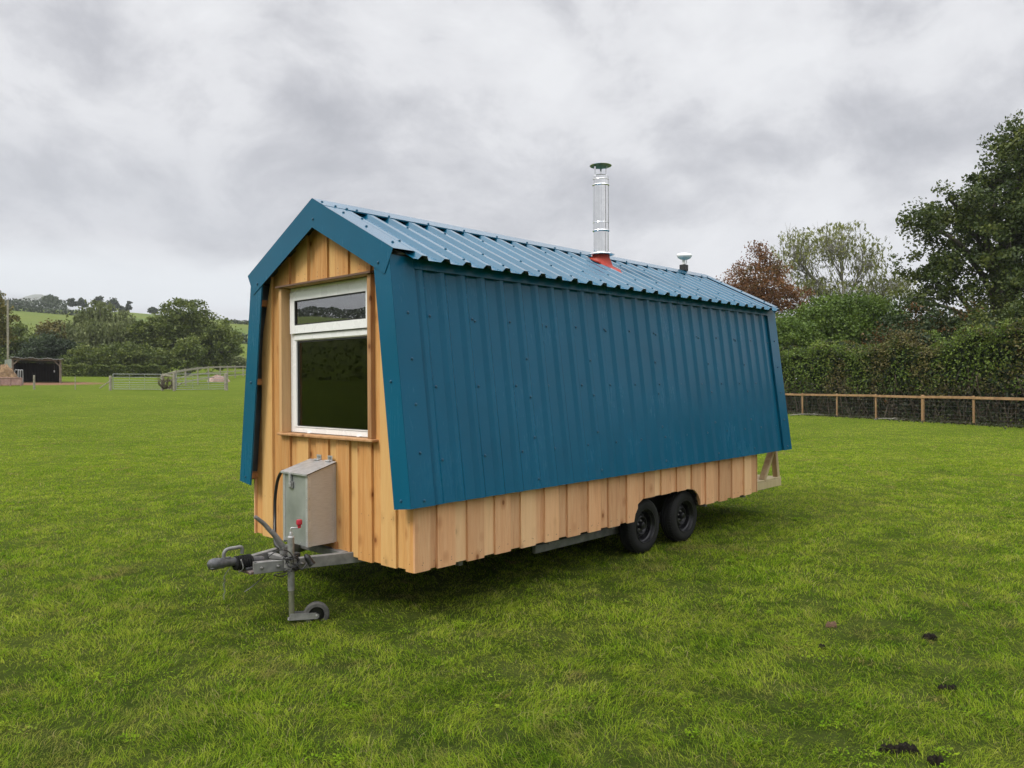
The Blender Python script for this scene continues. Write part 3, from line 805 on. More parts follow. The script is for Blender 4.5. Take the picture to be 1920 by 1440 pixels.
mb.add(vs, fs, M['silicone'], True)
for i in range(0, seg, 1):
    p = Vector(vs[5*seg+i])+un*.006
    if i % 2 == 0: mb.lathe(p, un, [(.007, -.004), (.007, .001), (.0005, .004)], M['clear'], 6)
mb.build('flue_boot', flue)
# ---- little white dome aerial on the ridge
mb = MB()
DX = 5.985
ax = Vector((-.10, -.12, 1)).normalized()
mb.lathe((DX, 0, 3.595), ax, [(.0005, 0), (.05, .004), (.085, .022), (.106, .052), (.109, .066), (.105, .078), (.08, .092), (.04, .099), (.0005, .101)], M['white'], 32)
aer = mb.build('aerial_dome', hut)
mb = MB(); mb.bbox(DX-.06, DX+.04, -.045, .045, RIDGE+.005, 3.525, M['black'], .006); mb.build('aerial_mount', aer)
mb = MB(); mb.cyl((DX-.02, 0, 3.52), (DX-.012, 0, 3.60), .022, M['white'], 12); mb.tube([(DX+.02, 0, 3.52), (DX+.045, -.01, 3.56), (DX+.055, 0, 3.62)], .006, M['white']); mb.build('aerial_stem', aer)

# ---- gas locker on the front wall
mb = MB(); Al = M['aluminium']; An = M['alu_angle']
BY0, BY1, BX = -.178, .203, -.315
zf_, zb_ = 1.098, 1.176; z0 = .500
mb.prism([(BX+.003, BY0, z0), (-.037, BY0, z0), (-.037, BY0, zb_), (BX+.003, BY0, zf_)], (0, .004, 0), Al)
mb.prism([(BX+.003, BY1, z0), (-.037, BY1, z0), (-.037, BY1, zb_), (BX+.003, BY1, zf_)], (0, -.004, 0), Al)
mb.box(BX+.002, BX+.006, BY0+.004, BY1-.004, z0+.0, zf_, M['box_front'])
mb.box(BX+.006, -.04, BY0+.004, BY1-.004, z0, z0+.004, Al); mb.box(-.045, -.037, BY0+.005, BY1-.005, z0+.004, zb_, Al)
lock = mb.build('gas_locker', hut)
mb = MB()
def rivets(mb, x, y, n, zz):
    for z in zz: mb.lathe((x, y, z), n, [(.005, 0), (.0045, .002), (.0004, .004)], M['galv_bright'], 8)
zz = [z0+.03+i*.0925 for i in range(7)]
for yb, s in ((BY0, 1), (BY1, -1)):
    mb.box(BX-.0015, BX+.0015, min(yb-s*.002, yb+s*.030), max(yb-s*.002, yb+s*.030), z0-.002, zf_-.006, An)
    mb.box(BX+.0015, BX+.030, min(yb-s*.002, yb), max(yb-s*.002, yb), z0-.002, zf_-.006, An)
    rivets(mb, BX-.0015, yb+s*.015, (-1, 0, 0), zz); rivets(mb, BX+.018, yb-s*.002, (0, -s, 0), zz)
    rivets(mb, -.055, yb, (0, -s, 0), zz)
    mb.box(-.066, -.038, min(yb-s*.0015, yb), max(yb-s*.0015, yb), z0, zb_-.01, An)
for yy in (-.06, .0, .06, .13): rivets(mb, BX+.002, yy, (-1, 0, 0), (z0+.02,))
mb.build('corner_angle', lock)
mb = MB(); ov = .014
a = (BX-.018, BY0-ov, zf_+.004); b = (BX-.018, BY1+ov, zf_+.004); c = (-.04, BY1+ov, zb_+.012); d = (-.04, BY0-ov, zb_+.012)
mb.plate(a, d, c, b, .003, M['galv_bright'])
mb.box(BX-.018, BX-.0165, BY0-ov, BY1+ov, zf_-.010, zf_+.002, M['galv_bright'])
lid = mb.build('lid', lock)
mb = MB()
mb.box(BX-.004, BX+.012, BY0+.004, BY1-.004, zf_-.006, zf_+.0, M['gasket']); mb.prism([(BX, BY0-.002, zf_-.004), (-.04, BY0-.002, zb_-.001), (-.04, BY0-.002, zb_+.008), (BX, BY0-.002, zf_+.003)], (0, .01, 0), M['gasket'])
mb.build('lid_seal', lock)
for yy in (.075, -.095):
    mb = MB(); mb.bbox(-.075, -.037, yy-.035, yy+.035, 1.183, 1.196, M['galv_bright'], .003); mb.bbox(-.041, -.038, yy-.035, yy+.035, 1.19, 1.232, M['galv_bright'], .001); mb.box(-.0435, -.041, yy-.022, yy+.022, 1.20, 1.222, M['galv']); mb.build('hinge', lid)
mb = MB()
mb.bbox(BX-.022, BX-.004, .055, .082, 1.02, 1.10, M['galv_bright'], .002); mb.bbox(BX-.012, BX-.001, .035, .10, .965, 1.025, M['galv'], .003); mb.bbox(BX-.024, BX-.012, .05, .085, .975, 1.015, M['galv_bright'], .003)
mb.build('latch', lock)
# wedge of board below the locker
mb = MB(); mb.rv = .4; mb.prism([(-.037, -.205, .44), (-.037, .10, .487), (-.037, .10, .50), (-.037, -.205, .505)], (-.02, 0, 0), M['wood_purlin']); mb.build('locker_batten', hut)
mb = MB()
mb.tube([(BX+.02, .19, 1.094), (BX+.03, .23, 1.10), (BX+.04, .30, 1.078), (BX+.05, .37, 1.02), (BX+.06, .425, .92), (BX+.06, .445, .80), (BX+.05, .43, .69), (BX+.02, .38, .60), (BX-.02, .31, .52), (BX-.06, .22, .47), (BX-.05, .12, .44)], .014, M['black'], 10)
mb.build('supply_cable', hut)

# ---- chassis and drawbar
mb = MB(); Gv = M['galv_dark']
for sgn in (-1, 1):
    a = Vector((-.765, sgn*.105, .395)); b = Vector((.55, sgn*.555, .395))
    mb.bar(a, b, .055, .092, Gv); 
    mb.bar((.5, sgn*.555, .34), (5.9, sgn*.555, .34), .05, .12, Gv)
    mb.bar((1.69, sgn*.90, .262), (4.6, sgn*.90, .262), .04, .078, Gv)
    mb.bar((.02, sgn*1.12, .45), (2.86, sgn*1.12, .45), .06, .06, Gv); mb.bar((4.33, sgn*1.12, .45), (5.7, sgn*1.12, .45), .06, .06, Gv)
for x in (.55, 1.7, 2.7, 4.6, 5.6): mb.bar((x, -1.1, .375), (x, 1.1, .375), .05, .07, Gv)
for x in (3.234, 4.053): mb.bar((x, -.95, .31), (x, .95, .31), .08, .08, Gv)
mb.box(.03, 2.88, -1.165, 1.165, .431, .449, M['foam']); mb.box(2.88, 4.32, -.82, .82, .431, .449, M['foam']); mb.box(4.32, 5.72, -1.165, 1.165, .431, .449, M['foam'])
mb.bbox(-.80, -.55, -.125, .125, .349, .372, M['rust'], .004)
mb.bar((-.46, -.20, .395), (-.46, .20, .395), .05, .07, Gv)
mb.prism([(-.765, -.133, .349), (-.765, -.133, .441), (-.74, -.133, .441), (-.74, -.133, .349)], (0, .03, 0), M['black'])
mb.bar((-.06, -.34, .415), (-.06, .34, .415), .06, .06, Gv)
for x, y in ((-.72, -.15), (-.60, -.192), (-.42, -.253)):
    mb.lathe((x, y, .395), (.3, -1, 0), [(.014, 0), (.014, .008), (.008, .009), (.008, .02), (.0005, .021)], M['galv'], 6)
mb.bbox(-.5, -.40, -.21, -.15, .44, .475, M['black'], .008)
mb.build('chassis', hut)
mb = MB(); Ci = M['castiron']
mb.lathe((-.62, 0, .42), (-1, 0, .10), [(.03, 0), (.034, .01), (.034, .24), (.026, .245), (.026, .42)], Ci, 20)
mb.lathe((-.845, 0, .447), (-1, 0, .06), [(.0005, 0), (.028, .0), (.034, .01), (.034, .10), (.042, .14), (.045, .19), (.036, .225), (.015, .242), (.0005, .245)], Ci, 20)
mb.bbox(-1.075, -.96, -.036, .036, .418, .445, Ci, .012)
mb.bbox(-.80, -.62, -.06, .06, .372, .395, Ci, .005)
mb.tube([(-.955, .0, .48), (-.955, .0, .525), (-.93, .0, .553), (-.86, .0, .556), (-.81, 0, .553), (-.803, 0, .52), (-.806, 0, .50)], .0145, M['galv_dark'], 10)
mb.bbox(-.98, -.90, -.014, .014, .468, .495, Ci, .006)
cpl = mb.build('coupling_head', hut)
mb = MB()
pr_ = [(.034, 0)]
for i in range(7): pr_ += [(.040+.0018*i, .006+.02*i), (.056+.0015*i, .012+.02*i), (.052+.0015*i, .019+.02*i)]
pr_ += [(.05, .15), (.035, .155)]
mb.lathe((-.875, 0, .435), (1, 0, -.08), pr_, M['rubber'], 24); mb.build('rubber_bellows', cpl)
mb = MB()
mb.tube([(-.45, -.05, .47), (-.49, -.045, .54), (-.535, -.04, .61), (-.58, -.035, .66)], [.028, .019], M['galv_dark'], 10)
mb.tube([(-.58, -.035, .66), (-.625, -.03, .715), (-.67, -.025, .757), (-.70, -.02, .783)], [.019, .015], M['galv_dark'], 10)
mb.tube([(-.672, -.024, .759), (-.703, -.02, .786)], [.0155, .0145], M['rust'], 10)
mb.bbox(-.49, -.39, -.075, -.02, .44, .52, M['galv_dark'], .01)
mb.build('handbrake_lever', cpl)
# jockey wheel
mb = MB(); JX, JY = -.528, -.27
mb.cyl((JX, JY, .20), (JX, JY, .630), .0265, M['galv'], 20)
mb.lathe((JX, JY, .623), (0, 0, 1), [(.0275, 0), (.0275, .006), (.024, .012), (.012, .014), (.012, .04), (.008, .046), (.0005, .047)], M['galv_bright'], 16)
mb.cyl((JX+.004, JY, -.005), (JX, JY, .36), .0225, M['lead_flash'], 16)
mb.bbox(JX-.036, JX+.036, JY-.036, JY+.05, .375, .455, M['galv_dark'], .006)
jw = mb.build('jockey_stand', hut)
mb = MB(); mb.tube([(JX, JY, .655), (JX, JY, .690), (JX+.005, JY-.004, .700), (JX+.03, JY-.024, .698), (JX+.048, JY-.037, .698), (JX+.052, JY-.040, .706)], .0055, M['galv_bright'], 8, 3); cr = mb.build('crank_handle', jw)
kx, ky = JX+.052, JY-.040
mb = MB(); mb.lathe((kx, ky, .696), (0, 0, 1), [(.0005, 0), (.013, .002), (.015, .024), (.024, .032), (.024, .060), (.021, .068), (.0005, .070)], M['red'], 10); mb.build('crank_knob', cr)
JT = Matrix.Translation((JX, JY, .015)) @ Matrix.Rotation(R(-31), 4, 'Z') @ Matrix.Translation((-JX, -JY, 0))
mb = MB(); mb.T = JT
for s in (-1, 1):
    mb.prism([(JX-.02, JY+s*.030, -.045), (JX+.20, JY+s*.030, -.050), (JX+.215, JY+s*.030, -.035), (JX+.215, JY+s*.030, -.015), (JX+.19, JY+s*.030, 0.), (JX-.01, JY+s*.030, .008)], (0, s*.005, 0), M['galv'])
mb.bbox(JX-.028, JX+.03, JY-.03, JY+.03, -.048, -.035, M['galv'], .003)
mb.cyl((JX+.195, JY-.042, -.022), (JX+.195, JY+.042, -.022), .008, M['galv_bright'], 10)
mb.build('wheel_fork', jw)
mb = MB(); mb.T = JT
mb.lathe((JX+.195, JY-.027, -.022), (0, 1, 0), [(.062, .006), (.066, .0), (.09, .002), (.101, .012), (.103, .027), (.101, .042), (.09, .052), (.066, .054), (.062, .048), (.062, .006)], M['rubber_grey'], 32)
mb.lathe((JX+.195, JY-.022, -.022), (0, 1, 0), [(.0005, .004), (.022, .004), (.026, .012), (.055, .014), (.064, .004), (.064, .04), (.05, .03), (.0005, .03)], M['rim'], 24)
mb.build('jockey_wheel', jw)
# breakaway cable, lighting lead and its plug
mb = MB(); pts = []
for i in range(46):
    a = i*.75; rr = .045+.012*math.sin(i*1.9)
    pts.append((JX+.005+rr*1.15*math.cos(a), JY+.0+rr*math.sin(a), .42+.055*math.sin(i*.53)+.01*math.sin(i*2.1)))
mb.tube(pts, .0065, M['black'], 8, 4)
pts = [(JX-.02, JY-.05, .46)]+[(JX-.12-.105*math.cos(a), JY-.03-.01*a, .45+.10*math.sin(a)) for a in [math.pi*(.15+.2*i) for i in range(9)]]+[(JX, JY-.06, .37)]
mb.tube(pts, .0042, M['black'], 8, 5)
mb.tube([(JX+.02, JY-.05, .41), (JX+.05, JY-.07, .37), (JX+.09, JY-.075, .40), (JX+.12, JY-.06, .44)], .006, M['black'], 8)
mb.tube([(-.46, -.05, .56), (-.43, -.10, .55), (-.45, -.16, .50), (-.50, -.22, .47)], .006, M['black'], 8)
mb.build('coiled_lead', hut); mb = MB()
mb.tube([(-.70, .02, .36), (-.62, -.02, .31), (-.72, -.05, .25), (-.80, -.03, .20)], .004, M['galv_dark'], 6)
mb.build('breakaway_cable', hut); mb = MB()
mb.tube([(-.845, -.06, .47), (-.83, -.068, .40), (-.85, -.03, .365)], .005, M['galv'], 6)
leads = mb.build('spring_clip', hut)
mb = MB(); mb.lathe((JX+.105, JY-.06, .465), (.35, -.35, -.75), [(.012, -.02), (.022, 0), (.026, .01), (.026, .065), (.030, .067), (.030, .085), (.024, .086), (.022, .07), (.0005, .07)], M['black'], 16); mb.build('plug', leads)
mb = MB()
for i in range(7):
    z = .335-.026*i; x = -.955+.006*math.sin(i*2.)
    mb.tube([(x-.006, .0, z), (x, .006*(i % 2), z-.014), (x+.006, 0, z), (x, -.006*(i % 2), z+.014), (x-.006, 0, z)], .0022, M['galv_dark'], 5, 3)
mb.tube([(-.955, 0, .345), (-.93, 0, .38), (-.90, 0, .41)], .003, M['galv_dark'], 6)
mb.build('safety_chain', cpl)

# ---- road wheels
def road_wheel(x, sgn):
    yo = sgn*1.137; inw = Vector((0, -sgn, 0))
    mb = MB(); r = .300
    def K(rr, h): return (rr, h)
    prof = [(.172, .006), (.180, .0), (.20, -.006), (.235, -.009), (.262, -.004), (.283, .012), (.293, .030), (.297, .040)]
    for h in (.055, .085, .115): prof += [(.299, h-.006), (.292, h-.004), (.292, h+.004), (.299, h+.006)]
    prof += [(.297, .130), (.290, .145), (.262, .168), (.20, .17), (.178, .16)]
    mb.lathe((x, yo, r), inw, prof, M['rubber'], 56)
    for i in range(56):                              # shoulder lugs
        a = 2*math.pi*i/56; c_, s_ = math.cos(a), math.sin(a)
        c1 = Vector((x+c_*.290, yo-sgn*.018, r+s_*.290)); c2 = Vector((x+c_*.300, yo-sgn*.050, r+s_*.300))
        mb.bar(c1, c2, .013, .010, M['rubber'], up=(c_, 0, s_), ch=False)
    w = mb.build('wheel', hut)
    mb = MB()
    mb.lathe((x, yo, r), inw, [(.184, .006), (.188, .0), (.187, -.005), (.180, -.006), (.175, .004), (.168, .024), (.156, .030), (.152, .036), (.150, .085), (.142, .096), (.126, .088), (.104, .050), (.094, .046), (.084, .050), (.070, .072), (.044, .074), (.040, .040), (.036, .026), (.018, .018), (.0005, .018)], M['rim'], 48)
    for i in range(5):
        a = 2*math.pi*i/5+.3
        mb.lathe((x+.050*math.cos(a), yo-sgn*.073, r+.050*math.sin(a)), -inw, [(.011, 0), (.011, .012), (.007, .018), (.0005, .019)], M['galv_dark'], 6)
    for i in range(12):
        a = 2*math.pi*i/12
        mb.lathe((x+.113*math.cos(a), yo-sgn*.0625, r+.113*math.sin(a)), -inw, [(.013, 0), (.011, .0012), (.0005, .0012)], M['foam'], 8)
    mb.build('wheel_rim', w)
for sgn in (-1, 1):
    for x in (3.234, 4.053): road_wheel(x, sgn)

# ---- timber porch behind
mb = MB(); Dk = M['wood_deck']
for i in range(15):
    mb.rv = random.random(); ya = -1.1+.147*i
    mb.bbox(LEN+.03, 6.70, ya, min(ya+.142, 1.1), .487, .510, Dk, .003)
for y0 in (-1.105, 1.065): mb.rv = random.random(); mb.bbox(LEN+.03, 6.70, y0, y0+.04, .388, .485, Dk, .003)
mb.rv = .6; mb.bbox(6.66, 6.70, -1.06, 1.06, .388, .485, Dk, .003)
deck = mb.build('porch_deck', hut)
for sgn in (-1, 1):
    mb = MB(); mb.rv = random.random(); mb.bar((6.655, sgn*1.055, .51), (6.575, sgn*.86, 2.86), .075, .075, Dk, up=(1, 0, 0)); mb.build('porch_post', hut)
    mb = MB(); mb.rv = random.random(); mb.bar((6.20, sgn*1.06, .50), (6.60, sgn*1.045, .98), .05, .085, Dk, up=(0, 1, 0)); mb.build('porch_brace', hut)
for y0 in (-.95, .90): mb = MB(); mb.bbox(6.45, 6.50, y0, y0+.05, .33, .387, M['galv'], .004); mb.build('steady_bracket', deck)
# ------------------------------------------------------------------ foliage
def mat_leaf(name, dark, mid, light, alt=None, altamt=0., nscale=.35, trans=.25, far=False):
    mt, nt, out = newmat(name)
    geo = nt.nodes.new('ShaderNodeNewGeometry'); pos = geo.outputs['Position']
    at = nt.nodes.new('ShaderNodeAttribute'); at.attribute_name = 'rnd'; r = at.outputs['Fac']
    n = noise(nt, nscale, 4, .6, pos)
    f = math_(nt, 'ADD', math_(nt, 'MULTIPLY', r, .55), math_(nt, 'MULTIPLY', n, .55))
    c = ramp(nt, f, [(.25, dark), (.50, mid), (.80, light)])
    if alt:
        n2 = noise(nt, nscale*.9, 3, .6, N(nt, 'ShaderNodeMapping', {'Vector': pos, 'Location': (11, 5, 3)}).outputs[0])
        c = mixc(nt, mapr(nt, math_(nt, 'ADD', n2, math_(nt, 'MULTIPLY', r, .25)), .74-altamt*.3, .84-altamt*.3, 0, .9), c, alt)
    p = nt.nodes.new('ShaderNodeBsdfPrincipled'); nt.links.new(c, p.inputs['Base Color'])
    p.inputs['Roughness'].default_value = .55; p.inputs['Specular IOR Level'].default_value = .3
    tr = N(nt, 'ShaderNodeBsdfTranslucent', {'Color': c})
    mx = N(nt, 'ShaderNodeMixShader', {0: trans, 1: p.outputs[0], 2: tr.outputs[0]})
    nt.links.new(mx.outputs[0], out.inputs['Surface'])
    return mt
LF = {
 'oak': mat_leaf('oak_leaves', (.020, .036, .008), (.044, .070, .012), (.115, .135, .020)),
 'oakfar': mat_leaf('field_oak_leaves', (.048, .070, .012), (.098, .132, .024), (.185, .215, .044)),
 'bush': mat_leaf('bush_leaves', (.040, .075, .010), (.085, .145, .018), (.150, .215, .032)),
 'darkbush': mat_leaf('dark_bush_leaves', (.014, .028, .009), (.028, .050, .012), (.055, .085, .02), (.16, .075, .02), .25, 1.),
 'red': mat_leaf('copper_leaves', (.080, .034, .013), (.165, .070, .024), (.26, .13, .045), (.07, .06, .02), .1),
 'willow': mat_leaf('willow_leaves', (.085, .105, .026), (.165, .185, .048), (.27, .28, .09)),
 'willowfar': mat_leaf('field_willow_leaves', (.085, .110, .034), (.15, .180, .062), (.22, .245, .10)),
 'hedge': mat_leaf('hedge_leaves', (.042, .075, .010), (.095, .150, .018), (.19, .25, .038), (.12, .095, .03), .45, .42),
 'brownleaf': mat_leaf('dry_hedge_leaves', (.030, .022, .012), (.060, .045, .022), (.12, .10, .045), (.03, .045, .012), .6, 1.),
 'gold': mat_leaf('yellowing_leaves', (.05, .06, .014), (.11, .105, .022), (.20, .16, .04)),
 'spruce': mat_leaf('blue_green_leaves', (.018, .032, .014), (.034, .055, .022), (.06, .085, .035)),
 'farwood': mat_leaf('distant_wood_leaves', (.030, .042, .022), (.045, .065, .030), (.07, .095, .045), nscale=.03),
}
M['bark'] = simple('grey_brown_bark', (.035, .029, .022), (.075, .065, .05), .9, scale=3, coscale=(1, 1, .3), bstr=.6, bdist=.02)
M['bark_pale'] = simple('pale_willow_bark', (.16, .15, .12), (.26, .25, .21), .85, scale=3, coscale=(1, 1, .3), bstr=.5, bdist=.02)
M['twig'] = simple('bare_brown_twigs', (.055, .040, .026), (.13, .10, .07), .9)

def leaf_mesh(name, P, size, mat, rnd, elong=1.6, droop=0., seed=0):
    g = np.random.default_rng(seed+5); n = len(P)
    a = g.normal(size=(n, 3)); a[:, 2] -= droop*2.2; a /= np.linalg.norm(a, axis=1)[:, None]
    b = np.cross(a, g.normal(size=(n, 3))); b /= np.linalg.norm(b, axis=1)[:, None]
    s = size*(.6+.8*g.random(n))[:, None]
    A = a*s*.5*math.sqrt(elong); B = b*s*.5/math.sqrt(elong)
    V = np.stack([P-A, P+B-A*.1, P+A, P-B-A*.1], 1).reshape(-1, 3)
    me = npmesh(name, V, np.arange(4*n), np.full(n, 4), [mat], rnd=rnd)
    return me
def lobes_clumps(lobes, ncl, g, shell=2.4):
    """lobes in (lateral, depth, height, radii...) relative to the foot; clump centres in the same frame"""
    vol = np.array([l[3]*l[4]*l[5] for l in lobes])**.8; k = g.choice(len(lobes), ncl, p=vol/vol.sum())
    L = np.array(lobes)[k]
    d = g.normal(size=(ncl, 3)); d /= np.linalg.norm(d, axis=1)[:, None]
    r = g.random(ncl)**(1/shell)
    return L[:, :3]+d*r[:, None]*L[:, 3:6]
def to_world(P, lat, dep, z0):
    la = lat+P[:, 0]; de = dep+P[:, 1]
    return np.stack([CAM[0]+FW[0]*de+RT[0]*la, CAM[1]+FW[1]*de+RT[1]*la, z0+P[:, 2]], -1)
def make_tree(name, label, cat, lat, dep, lobes, ncl, lpc, spread, size, leaf, trunk=(.3, .5), limbs=14, bark='bark', seed=1, elong=1.6,
              droop=0., strand=0., group=None, z0=None, twigs=0, crown='crown', shell=2.4):
    g = np.random.default_rng(seed); rnd_ = random.Random(seed)
    x, y, z = G(lat, dep); z = z if z0 is None else z0
    root = empty(name, (x, y, z), label, cat, group)
    C = lobes_clumps(lobes, ncl, g, shell)
    C[:, 2] = np.maximum(C[:, 2], .25)
    k = np.repeat(np.arange(ncl), lpc); n = len(k)
    cs_ = (.55+.9*g.random(ncl))[k]
    off = g.normal(size=(n, 3)); off /= np.linalg.norm(off, axis=1)[:, None]
    off *= (g.random(n)**.5)[:, None]*1.9*spread*cs_[:, None]*np.array([1, 1, .72])
    if strand:
        t = g.random(n); sid = g.integers(0, 7, n)
        sx = np.sin(sid*2.4+k*1.7)*spread*1.3; sy = np.cos(sid*3.1+k*.9)*spread*1.3
        off = np.stack([sx*(1-.2*t)+g.normal(size=n)*.04, sy+g.normal(size=n)*.04, .3*spread-t*strand*(.5+.5*np.sin(sid+k))], -1)
    P = to_world(C[k]+off, lat, dep, z)
    gz = terrain(P[:, 0], P[:, 1])+.1
    P[:, 2] = np.maximum(P[:, 2], gz)
    rn = np.clip(.5*g.random(ncl)[k]+.5*g.random(n), 0, 1)
    link(crown, leaf_mesh(crown, P, size, LF[leaf], rn, elong, droop, seed), root)
    # trunk with limbs reaching into the crown
    mb = MB(); m_ = M[bark]
    W = [Vector(p) for p in to_world(C, lat, dep, z)]
    top = max(l[2] for l in lobes); tr, frac = trunk
    base = Vector((x, y, z-.2)); cx = sum(l[0]*l[3]*l[5] for l in lobes)/sum(l[3]*l[5] for l in lobes)
    tp = Vector(to_world(np.array([[cx*.6, 0, top*frac+ .5]]), lat, dep, z)[0])
    mid = (base+tp)/2+Vector((rnd_.uniform(-.15, .15), rnd_.uniform(-.15, .15), 0))*top*.15
    mb.tube([base, base+Vector((0, 0, .5)), mid, tp], [tr*1.25, tr*.7], m_, 10, 4)
    LC = [Vector(p) for p in to_world(np.array([[l[0], l[1], l[2]-l[5]*.25] for l in lobes]), lat, dep, z)]
    paths = []
    for e in LC:                                   # one limb per mass of the crown, rising then bending out
        hgt = max(.15, min(1., (e.z-base.z)/max(.5, tp.z-base.z)*rnd_.uniform(.45, .7)))
        s_ = base.lerp(mid, hgt*2) if hgt < .5 else mid.lerp(tp, hgt*2-1)
        k1 = s_.lerp(e, .35)+Vector((rnd_.uniform(-.1, .1), rnd_.uniform(-.1, .1), .10))*(e-s_).length
        k2 = s_.lerp(e, .7)+Vector((rnd_.uniform(-.1, .1), rnd_.uniform(-.1, .1), .08))*(e-s_).length
        paths.append([s_, k1, k2, e]); mb.tube(paths[-1], [tr*.55, tr*.2], m_, 8, 4)
    picks = list(range(ncl)); rnd_.shuffle(picks)
    for i in picks[:limbs]:
        e = W[i]; j = min(range(len(LC)), key=lambda q: (LC[q]-e).length)
        P_ = paths[j]; t = rnd_.uniform(.8, 2.9); s_ = P_[int(t)].lerp(P_[int(t)+1], t-int(t))
        mdl = s_.lerp(e, .5)+Vector((rnd_.uniform(-.13, .13), rnd_.uniform(-.13, .13), rnd_.uniform(.0, .16)))*(e-s_).length
        r0 = tr*rnd_.uniform(.12, .24)
        mb.tube([s_, mdl, e], [r0, r0*.25], m_, 6, 4)
        for j in range(twigs):
            q = mdl.lerp(e, rnd_.uniform(.0, 1)); v = Vector((rnd_.gauss(0, 1), rnd_.gauss(0, 1), rnd_.gauss(.35, .7))).normalized()*rnd_.uniform(.5, 1.4)*spread*2.6
            mb.tube([q, q+v*.5+Vector((0, 0, .1)), q+v+Vector((0, 0, -.15*droop))], [r0*.35, r0*.1], m_, 4, 3)
    mb.build('trunk', root)
    return root
px = lambda v, u, D: CAM[2]+(717-.0057*(u-960)-v)*D/F    # height of a picture row at a distance

# ---- right side: fence, hedge, trees
FA = (15.9, 42.6); FD = (.283, -.959); FN = (.959, .283)
def FP(t, o=0.): return (FA[0]+FD[0]*t+FN[0]*o, FA[1]+FD[1]*t+FN[1]*o)
M['fence_new'] = simple('treated_fence_timber', (.22, .125, .055), (.36, .22, .105), .75, scale=4, coscale=(1, 1, .5), bstr=.3)
M['fence_old'] = simple('weathered_fence_timber', (.20, .18, .135), (.34, .31, .245), .85, scale=5, bstr=.4)
M['wire'] = simple('dull_fence_wire', (.10, .10, .095), (.16, .16, .15), .6, .4)
fx, fy, fz = G(*FP(5))
fence = empty('paddock_fence', (fx, fy, fz), 'single rail timber paddock fence with wire netting in front of the tall hedge', 'fence')
ts = [-10.9, -8.2, -5.45, -2.7, 0, 2.75, 5.5, 8.35, 11.0, 13.7, 16.4, 19.1, 21.8, 24.5, 27.2, 29.9]
for i, t in enumerate(ts):
    a, b = FP(t); x, y, z = G(a, b); rr = .075 if i == 7 else .048
    mb = MB(); hh = 1.19 if i != 7 else 1.20
    mb.lathe((x, y, z-.1), (random.uniform(-.015, .015), random.uniform(-.015, .015), 1), [(rr*1.03, 0), (rr, .5), (rr*.98, hh+.08), (rr*.9, hh+.1), (.001, hh+.105)], M['fence_new'], 14)
    mb.build('post', fence)
for i in range(len(ts)-1):
    p = G(*FP(ts[i], -.06)); q = G(*FP(ts[i+1], -.06)); mb = MB()
    mb.bar((p[0], p[1], p[2]+1.11), (q[0], q[1], q[2]+1.11+random.uniform(-.015, .015)), .045, .105, M['fence_new']); mb.build('rail', fence)
mb = MB()
for h in (.08, .22, .37, .54, .73, .93):
    mb.tube([Vector(G(*FP(t, -.05)))+Vector((0, 0, h)) for t in ts], .0022, M['wire'], 4, 1)
t = ts[0]
while t < ts[-1]:
    p = Vector(G(*FP(t, -.05))); mb.bar(p+Vector((0, 0, .06)), p+Vector((0, 0, .95)), .0025, .0025, M['wire'], ch=False); t += .16
w_ = mb.build('wire_netting', fence)

